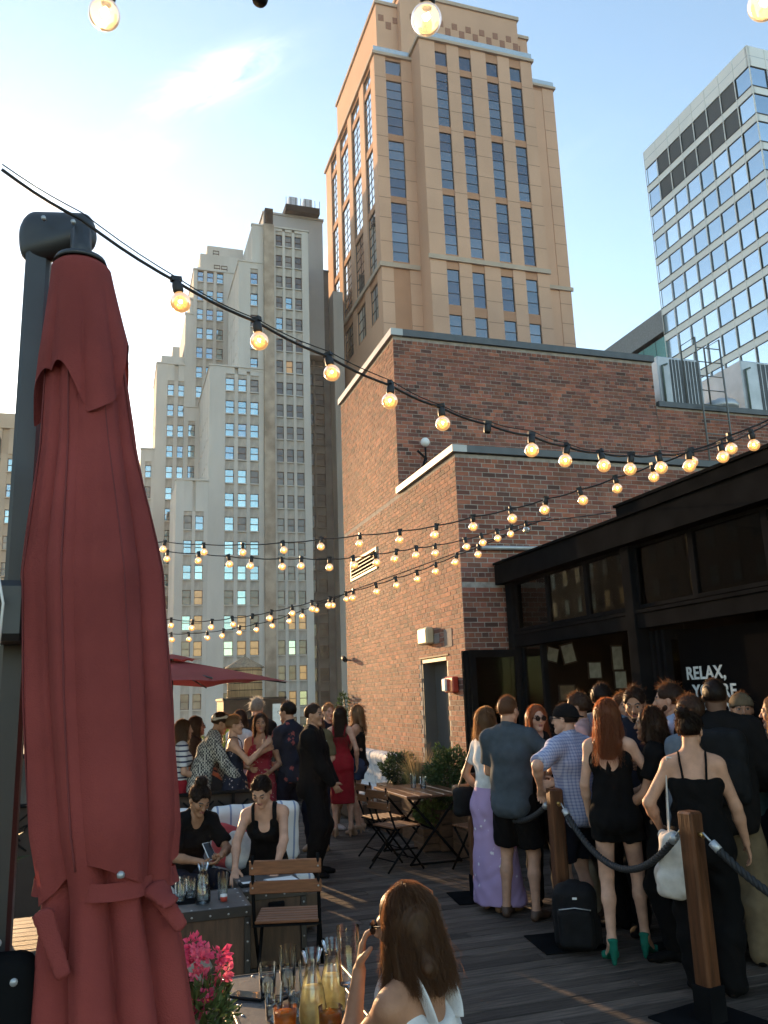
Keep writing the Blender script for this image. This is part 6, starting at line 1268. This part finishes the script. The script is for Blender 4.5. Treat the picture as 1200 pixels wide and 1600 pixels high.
person('woman with a ponytail and strapless navy dotted dress raising her arm', 1.36, 10.05, 80, 1.66, True, 'light', ('pony', 'blond', .26, dict(tie=(0, -.105, .05))), ('tank', flor_n, dict(neck=.05, tilt=0, straps=(1, -1), strap=.004, dress=(.48, .25, .21))), None, (tanl,), lean=-3, hr=(.10, .34, 1.36), hl=(-.06, .36, 1.30), er=(.3, .2, -1), el=(-.3, .2, -1), group=GL, **mid)
person('woman in a red floral strap dress facing the camera', 1.70, 10.3, 178, 1.66, True, 'tan', ('bob', 'dark', .20), ('tank', flor_r, dict(neck=.085, scoop=.07, strap=.009, dress=(.42, .24, .20))), None, (tanl,), hr=(.10, .24, 1.10), hl=(-.14, .22, 1.05), curlR=.6, hy=-8, group=GL, **mid)
person('tall man with curly grey hair seen from behind', 1.86, 11.6, 10, 1.84, False, 'fair', ('short', 'grey', .05, dict(thick=.010, w=.006)), ('tee', blk2, dict(collar=1)), ('trousers', navy), (blk,), hr=(.16, .28, 1.1), group=GL, **mid)
person('woman in a white blouse half hidden behind the ponytail', 1.60, 11.35, 30, 1.70, True, 'fair', ('bob', 'dark', .14), ('tee', whitec, dict(sleeve=.95)), ('trousers', navy), (blk,), hr=(.14, .3, 1.15), group=GL, **mid)
person('dark haired man in a dark floral shirt looking left', 2.06, 10.35, -62, 1.79, False, 'light', ('short', 'black', .03), ('tee', flor_s, dict(hem=-.10, collar=1, sleeve=.8)), ('shorts', navy, dict(len=.8)), (whitec,), hl=(-.08, .36, 1.10), hr=(.14, .3, 1.02), extras=(glasses,), group=GL, **mid)
def badge(J, root, toh, s):
    p = (J['chest']+J['f']*.135-J['r']*.07+J['up']*.07)*s; MB().cbox(p, (.012, .006, .03)).build('lapel_pin', mat('pale_green_pin', (.35, .55, .45), .4), root)
def cuffs(J, root, toh, s):
    S = SDF()
    for k in 'RL': d = U(J['wr'+k]-J['el'+k]); S.ell(J['wr'+k]-d*.035, J['wr'+k]-d*.005, .036, .036, None, .01)
    v, q = S.mesh(.008, 1); link('shirt_cuffs', np_mesh('shirt_cuffs', [(v*s, q, 0)], whitec), root)
person('doorman in a black suit standing with clasped hands', 2.08, 9.15, 100, 1.76, False, 'tan', ('short', 'dark', .014, dict(thick=.006, w=.0025)), ('jacket', blk, dict(hem=-.16, off=.026, collar=1)), ('trousers', blk, dict(loose=.022)), (blk,), wid=1.12, hr=(.05, .27, .84), hl=(-.03, .25, .84), curlR=.5, curlL=.5, hy=12, extras=(badge, cuffs), **mid)
person('woman with long brown hair and an olive top behind the doorman', 2.47, 10.65, 188, 1.68, True, 'light', ('long', 'brown', .30), ('tee', olive_c, dict(sleeve=.9, vneck=.3)), ('trousers', navy), (tanl,), hr=(.1, .26, 1.1), hl=(-.12, .2, 1.0), group=GL, **mid)
person('woman with very long black hair in a red sheath dress from behind', 2.98, 11.4, 8, 1.62, True, 'fair', ('long', 'black', .52, dict(lay=.03)), ('tank', redc, dict(neck=.12, tilt=0, strap=.02, dress=(.46, .175, .15), wr=.002)), None, (nudel,), heel=.08, hl=(-.20, .22, 1.02), hr=(.22, .10, 1.0), fr=(.12, .05, 0), fl=(-.10, -.03, 0), group=GL, **mid)
person('woman with wavy light hair in a black tank and denim shorts', 3.30, 11.65, -78, 1.66, True, 'light', ('long', 'blond', .30, dict(lay=.02)), ('tank', blk, dict(neck=.09)), ('shorts', denim, dict(len=.5)), (nudel,), heel=.05, hr=(.02, .30, 1.12), hl=(-.10, .26, 1.0), er=(.6, -.4, -1), group=GL, **mid)
person('man with short fair hair behind the red sheath dress', 2.98, 12.1, 150, 1.74, False, 'light', ('short', 'blond', .028), ('tee', navy, {}), ('trousers', beige), (whitec,), hr=(.15, .3, 1.1), group=GL, **mid)
# seated on the banquette
near = dict(res=.012, hcell=.0048, nstr=700)
sit = dict(pel=(0, -.05, .49), fr=(.12, .42, 0), fl=(-.12, .42, 0), kr=(.1, 1, 1), kl=(-.1, 1, 1))
sit1 = dict(sit); sit1['pel'] = (0, -.02, .49)
person('seated woman with a high bun and black v neck looking at her phone', .585, 7.22, 140, 1.66, True, 'olive', ('bun', 'black', .2, dict(tie=(0, -.045, .115), bun=.048, w=.003)), ('tee', blk, dict(vneck=.75, hem=-.05, sleeve=.8)), ('trousers', navy), (blk,), lean=26, hp=20, hr=(.10, .50, .68), hl=(-.06, .50, .70), er=(.8, .1, -.8), el=(-.8, .1, -.8), curlR=.55, curlL=.6, nR=(-.4, .2, .8), nL=(.4, .2, .8), **sit1, **near)
person('seated woman with sleek dark hair in a black tank top writing', 1.235, 7.12, 176, 1.70, True, 'light', ('tied', 'black', .2, dict(tie=(0, -.10, -.01), thick=.005, w=.0025)), ('tank', blk, dict(neck=.10, scoop=.10, strap=.016, sx=.088, cell=.0085)), ('trousers', blk), (blk,), lean=20, side=3, hp=26, hy=12, hr=(.22, .52, .585), hl=(-.10, .50, .585), er=(1, -.2, .1), el=(-1, -.2, .1), curlR=.3, curlL=.4, nR=(0, .1, -1), nL=(0, .1, -1), **sit, **near)
t = thing('mobile_phone', 'phone held by the seated woman with the high bun', 'phone', (.735, 6.83, .70), R(30)); M_ = Matrix.Rotation(R(50), 4, 'X'); MB().bbox((-.036, -.074, 0), (.036, .074, .009), .003, 0, M_).build('case', whitec, t); MB().box((-.032, -.069, .0092), (.032, .069, .0097), 0, M_).build('screen', MATS['phone_screen'], t)
# seated guest hidden behind the parasol: only a trouser knee shows
person('seated guest in beige trousers behind the closed parasol with one knee showing', .04, 4.42, 78, 1.74, False, 'light', ('short', 'dark', .03), ('tee', whitec, {}), ('trousers', beige, dict(loose=.024)), (brownl,), lean=-6, hr=(.2, .25, .60), hl=(-.2, .25, .60), **dict(sit, fr=(.10, .44, 0), fl=(-.14, .40, 0)), **mid)
t = thing('wooden_stool', 'low wooden stool under the guest hidden by the parasol', 'stool', (.0, 4.42, 0)); MB().bbox((-.22, -.22, .36), (.22, .22, .40), .01).build('seat', slat_m, t)
for sx in (1, -1):
    for sy in (1, -1): MB().box((sx*.19-.02, sy*.19-.02, 0), (sx*.19+.02, sy*.19+.02, .36)).build('leg', slat_m, t)
# queue on the right
def shoulder_bag(J, root, toh, s):
    r2 = thing('handbag', 'black and tan handbag on the lilac skirt woman\'s shoulder', 'handbag', root.location, root.rotation_euler[2]); c = J['shL']+np.array((-.10, -.06, -.50)); S = SDF(); S.rbox(c, (.06, .16, .13), .05, k=.02); v, q = S.mesh(.01, 1); v = wrinkle(v, q, .003, 2); link('bag', np_mesh('bag', [(v*s, q, 0)], bagm), r2)
    S = SDF(); S.rbox(c+np.array((-.035, 0, .09)), (.035, .15, .06), .03, k=.02); v, q = S.mesh(.009, 1); link('flap', np_mesh('flap', [(v*s, q, 0)], tanl), r2)
    S = SDF(); pts = [c+np.array((0, .12, .10)), J['shL']+np.array((.0, .03, .06)), J['shL']+np.array((.0, -.03, .06)), c+np.array((0, -.12, .10))]
    for a, b in zip(pts[:-1], pts[1:]): S.ell(a, b, .009, .009, None, .006)
    v, q = S.mesh(.006, 1); link('strap', np_mesh('strap', [(v*s, q, 0)], tanl), r2)
def tote(J, root, toh, s):
    r2 = thing('tote_bag', 'white canvas tote bag hanging from the bare shouldered woman\'s arm', 'tote bag', root.location, root.rotation_euler[2]); c = J['shL']+np.array((-.05, -.06, -.60)); S = SDF(); S.rbox(c, (.075, .13, .19), .05, k=.03); S.rbox(c-np.array((.01, .02, .12)), (.095, .14, .08), .05, k=.04); v, q = S.mesh(.009, 1); v = wrinkle(v, q, .009, 4); link('bag', np_mesh('bag', [(v*s, q, 0)], cloth('canvas', (.55, .50, .45))), r2)
    S = SDF()
    for dy in (.06, -.06):
        pts = [c+np.array((0, dy, .17)), J['shL']+np.array((-.028, dy*.25-.02, -.06)), J['shL']+np.array((-.012, dy*.25-.02, .055)), J['shL']+np.array((.04, dy*.3-.02, .045))]
        for a, b in zip(pts[:-1], pts[1:]): S.ell(a, b, (.014, .006), (.014, .006), (0, 1, 0), .008)
    v, q = S.mesh(.006, 1); link('handle', np_mesh('handle', [(v*s, q, 0)], MATS['cloth_canvas']), r2)
cr = dict(res=.0145, hcell=.0058, nstr=420)
person('woman in a white tee and long lilac floral skirt', 3.17, 7.02, 62, 1.68, True, 'light', ('bob', 'blond', .17, dict(part=.01)), ('tee', whitec, dict(off=.012, hem=.03)), ('skirt', lilac, dict(hem=(.06, .25, .23), waist=.14, off=.018, wr=.007)), (tanl,), hr=(.12, .26, 1.1), hl=(-.20, .06, .95), extras=(shoulder_bag,), group=GC, **cr)
person('man in a slate grey polo shirt and black shorts', 3.22, 6.66, 28, 1.775, False, 'light', ('short', 'brown', .016, dict(thick=.006, w=.0026)), ('tee', greyp, dict(collar=1, hem=-.14, off=.019, sleeve=.78, wr=.0045)), ('shorts', blk, dict(len=.86, loose=.045)), (brownl,), wid=1.0, hr=(.26, .20, 1.10), er=(1, -.3, -.3), hl=(-.10, .30, 1.12), hy=12, fr=(.14, .0, 0), fl=(-.13, .05, 0), group=GC, **cr)
person('woman in large black sunglasses and a black shirt facing the camera', 3.68, 7.02, 182, 1.68, True, 'fair', ('long', 'auburn', .30), ('long', blk2, dict(vneck=.45)), ('trousers', blk), (blk,), hr=(.02, .27, 1.28), hl=(-.14, .28, 1.06), er=(.6, -.2, -1), curlR=.5, hy=-14, extras=(sunglasses,), group=GC, **cr)
def satchel(J, root, toh, s):
    r2 = thing('satchel', 'black satchel at the hip of the plaid shirt man', 'bag', root.location, root.rotation_euler[2]); c = J['Pc']+np.array((.20, -.05, .07)); S = SDF(); S.rbox(c, (.055, .15, .19), .04, k=.02); v, q = S.mesh(.01, 1); v = wrinkle(v, q, .003, 2); link('bag', np_mesh('bag', [(v*s, q, 0)], bagm), r2); S = SDF(); S.ell(c+np.array((0, 0, .17)), J['chest']+np.array((.05, -.115, .05)), (.02, .006), (.02, .006), None, .006); S.ell(J['chest']+np.array((.05, -.115, .05)), J['shL']+np.array((.06, -.03, .06)), (.02, .006), (.02, .006), None, .006); v, q = S.mesh(.007, 1); link('strap', np_mesh('strap', [(v*s, q, 0)], bagm), r2)
person('man in a blue plaid shirt and backward dark cap leaning on the post', 3.47, 6.05, -38, 1.70, False, 'fair', ('short', 'black', .02), ('tee', plaid, dict(sleeve=.92, hem=-.12, collar=1, off=.024)), ('shorts', navy, dict(len=.85)), (blk,), hl=(-.30, .10, 1.115), hr=(.14, .30, 1.1), el=(-.9, -.3, .1), nL=(0, 0, -1), curlL=.55, hy=-20, lean=3, extras=(cap(blk2, True), sunglasses, satchel), group=GC, **cr)
person('man in glasses and a pale pink shirt looking left', 3.85, 6.52, -70, 1.78, False, 'tan', ('short', 'dark', .035), ('tee', pinkc, dict(collar=1)), ('trousers', beige), (brownl,), hr=(.14, .28, 1.1), extras=(glasses,), group=GC, **cr)
person('tall dark haired man near the pavilion seen from behind', 4.13, 6.62, 35, 1.85, False, 'light', ('short', 'black', .026), ('tee', greyj, {}), ('trousers', navy), (blk,), hr=(.15, .28, 1.05), group=GC, **cr)
person('woman with long auburn hair in a black open back romper and green heels', 3.40, 5.40, 16, 1.65, True, 'fair', ('long', 'auburn', .36, dict(lay=.02, w=.003)), ('romper', blk, dict(neck=.10, tilt=0, back=.20, spine=1, halter=1, hem=-.14, name='romper', off=.016)), ('shorts', blk, dict(len=.42, loose=.035)), (green_sh, dict(sandal=1)), heel=.085, hr=(.30, .28, 1.24), hl=(-.20, .14, .98), er=(.6, -.2, -1), curlR=.2, fl=(-.10, -.10, 0), fr=(.13, .10, 0), twist=8, group=GC, **dict(cr, nstr=900))
person('dark haired bearded man in a navy shirt looking down', 3.96, 5.85, 205, 1.82, False, 'tan', ('short', 'black', .04), ('tee', navy, {}), ('trousers', blk), (blk,), hp=18, hr=(.10, .30, 1.28), hl=(-.1, .3, 1.18), er=(.7, 0, -1), curlR=.2, extras=(beard(HR['black']),), group=GC, **cr)
person('woman in a black tee with curly dark hair shown in profile', 3.72, 5.32, -72, 1.66, True, 'tan', ('bob', 'dark', .16, dict(lay=.08, w=.005)), ('tee', blk, {}), ('trousers', blk), (blk,), hr=(.02, .32, 1.06), hl=(-.1, .3, 1.0), group=GC, **cr)
person('tall bearded man in a light blue shirt in profile facing left', 4.08, 5.55, -66, 1.83, False, 'light', ('short', 'dark', .035), ('long', lblue, dict(collar=1)), ('trousers', navy), (brownl,), hr=(.12, .3, 1.1), extras=(beard(HR['dark']),), group=GC, **cr)
person('woman with a curly dark bun and bare shoulders in a black strap jumpsuit', 3.50, 4.62, 14, 1.64, True, 'light', ('bun', 'black', .2, dict(tie=(-.015, -.06, .105), bun=.045, lay=.05, w=.004)), ('tank', blk, dict(neck=.045, tilt=0, strap=.007, hem=-.12, off=.018)), ('trousers', blk, dict(loose=.035, off=.016)), (blk, dict(top=.05)), wid=1.13, hr=(.30, .10, .86), hl=(-.24, .16, .98), el=(-.8, -.5, -.4), hy=18, twist=4, extras=(tote, glasses), group=GC, **dict(cr, res=.0135, nstr=900))
person('man in a dark jacket with a black backpack and khaki trousers', 4.05, 5.02, 20, 1.85, False, 'brown', ('short', 'black', .008, dict(thick=.004, w=.002)), ('jacket', blk2, dict(hem=-.14, off=.03)), ('trousers', khaki, dict(loose=.03)), (blk,), wid=1.06, hr=(.2, .2, 1.05), extras=(backpack(bagm, 'black backpack on the back of the dark jacket man'),), group=GC, **cr)
person('man in a grey blue jacket with a dark rucksack strap', 3.92, 5.12, -30, 1.74, False, 'light', ('short', 'dark', .03), ('jacket', greyj, dict(hem=-.12)), ('trousers', navy), (blk,), hr=(.16, .26, 1.05), extras=(backpack(navy, 'navy rucksack worn by the grey blue jacket man', .38, .26, .12),), group=GC, **cr)
person('bearded man in a backward tan cap and teal shirt', 4.52, 5.32, 205, 1.74, False, 'tan', ('short', 'dark', .02), ('tee', tealc, {}), ('trousers', navy), (blk,), hy=-10, hr=(.12, .28, 1.1), extras=(cap(khaki, True), beard(HR['dark'])), group=GC, **cr)
person('woman with light hair at the right edge of the picture', 4.50, 4.92, -60, 1.72, True, 'light', ('long', 'blond', .24), ('tee', tealc, {}), ('trousers', denim), (blk,), hr=(.12, .25, 1.1), group=GC, **cr)
person('man in a white shirt standing behind the navy shirt', 4.38, 6.70, 170, 1.76, False, 'light', ('short', 'brown', .03), ('long', lblue, dict(collar=1)), ('trousers', navy), (blk,), group=GC, **cr)
person('woman in black partly hidden behind the auburn hair', 3.88, 6.12, -50, 1.66, True, 'tan', ('long', 'black', .25), ('tee', blk2, {}), ('trousers', blk), (blk,), hr=(.12, .25, 1.1), group=GC, **cr)
person('man in a grey shirt at the back of the queue near the sign', 4.46, 5.95, 250, 1.76, False, 'brown', ('short', 'black', .015), ('tee', greyj, {}), ('trousers', blk), (blk,), group=GC, **cr)
# the woman closest to the camera
Jw = person('seated woman in a white sleeveless top and sunglasses closest to the camera', .985, 2.78, -50, 1.66, True, 'tan', ('long', 'brown', .22, dict(lay=.03, w=.0020)), ('tank', whitec, dict(neck=.12, tilt=0, strap=.024, sx=.075, back=.09, hem=-.05, cell=.0085)), ('trousers', denim), (blk,), pel=(0, -.02, .43), fr=(.40, .30, 0), fl=(.22, .40, 0), kr=(.6, 1, 1), kl=(.4, 1, 1), lean=7, hy=-20, hp=4, hr=(.14, .36, .66), hl=(-.06, .24, .955), el=(-.1, .45, -1), er=(.8, -.2, -.6), curlL=.5, nL=(.6, -.6, .2), res=.0105, hcell=.004, nstr=4200, extras=(sunglasses,))
t = thing('dining_chair', 'wooden chair under the woman closest to the camera', 'chair', (.985, 2.78, 0), R(32)); MB().bbox((-.21, -.22, .29), (.21, .2, .32), .01).build('seat', slat_m, t)
for sx in (1, -1):
    for sy in (1, -1): MB().box((sx*.18-.018, sy*.18-.018, 0), (sx*.18+.018, sy*.18+.018, .29)).build('leg', slat_m, t)
vessel('tall', 'tall glass held near the face of the woman closest to the camera', (.79, 2.98, .86), None, .5, 1.1)

# ---------------------------------------------------------------- evening haze between the terrace and the far towers
hz = bpy.data.materials.new('evening_haze'); hz.use_nodes = True; ht_ = hz.node_tree; ht_.nodes.clear(); ho_ = N(ht_, 'ShaderNodeOutputMaterial'); hv_ = N(ht_, 'ShaderNodeVolumePrincipled')
hv_.inputs['Color'].default_value = (.94, .95, .97, 1); hv_.inputs['Density'].default_value = .0002; hv_.inputs['Anisotropy'].default_value = .55; ht_.links.new(hv_.outputs[0], ho_.inputs['Volume'])
tag(MB().box((-90, -40, -47.2), (150, 165, 122)).build('haze', hz), kind='stuff')
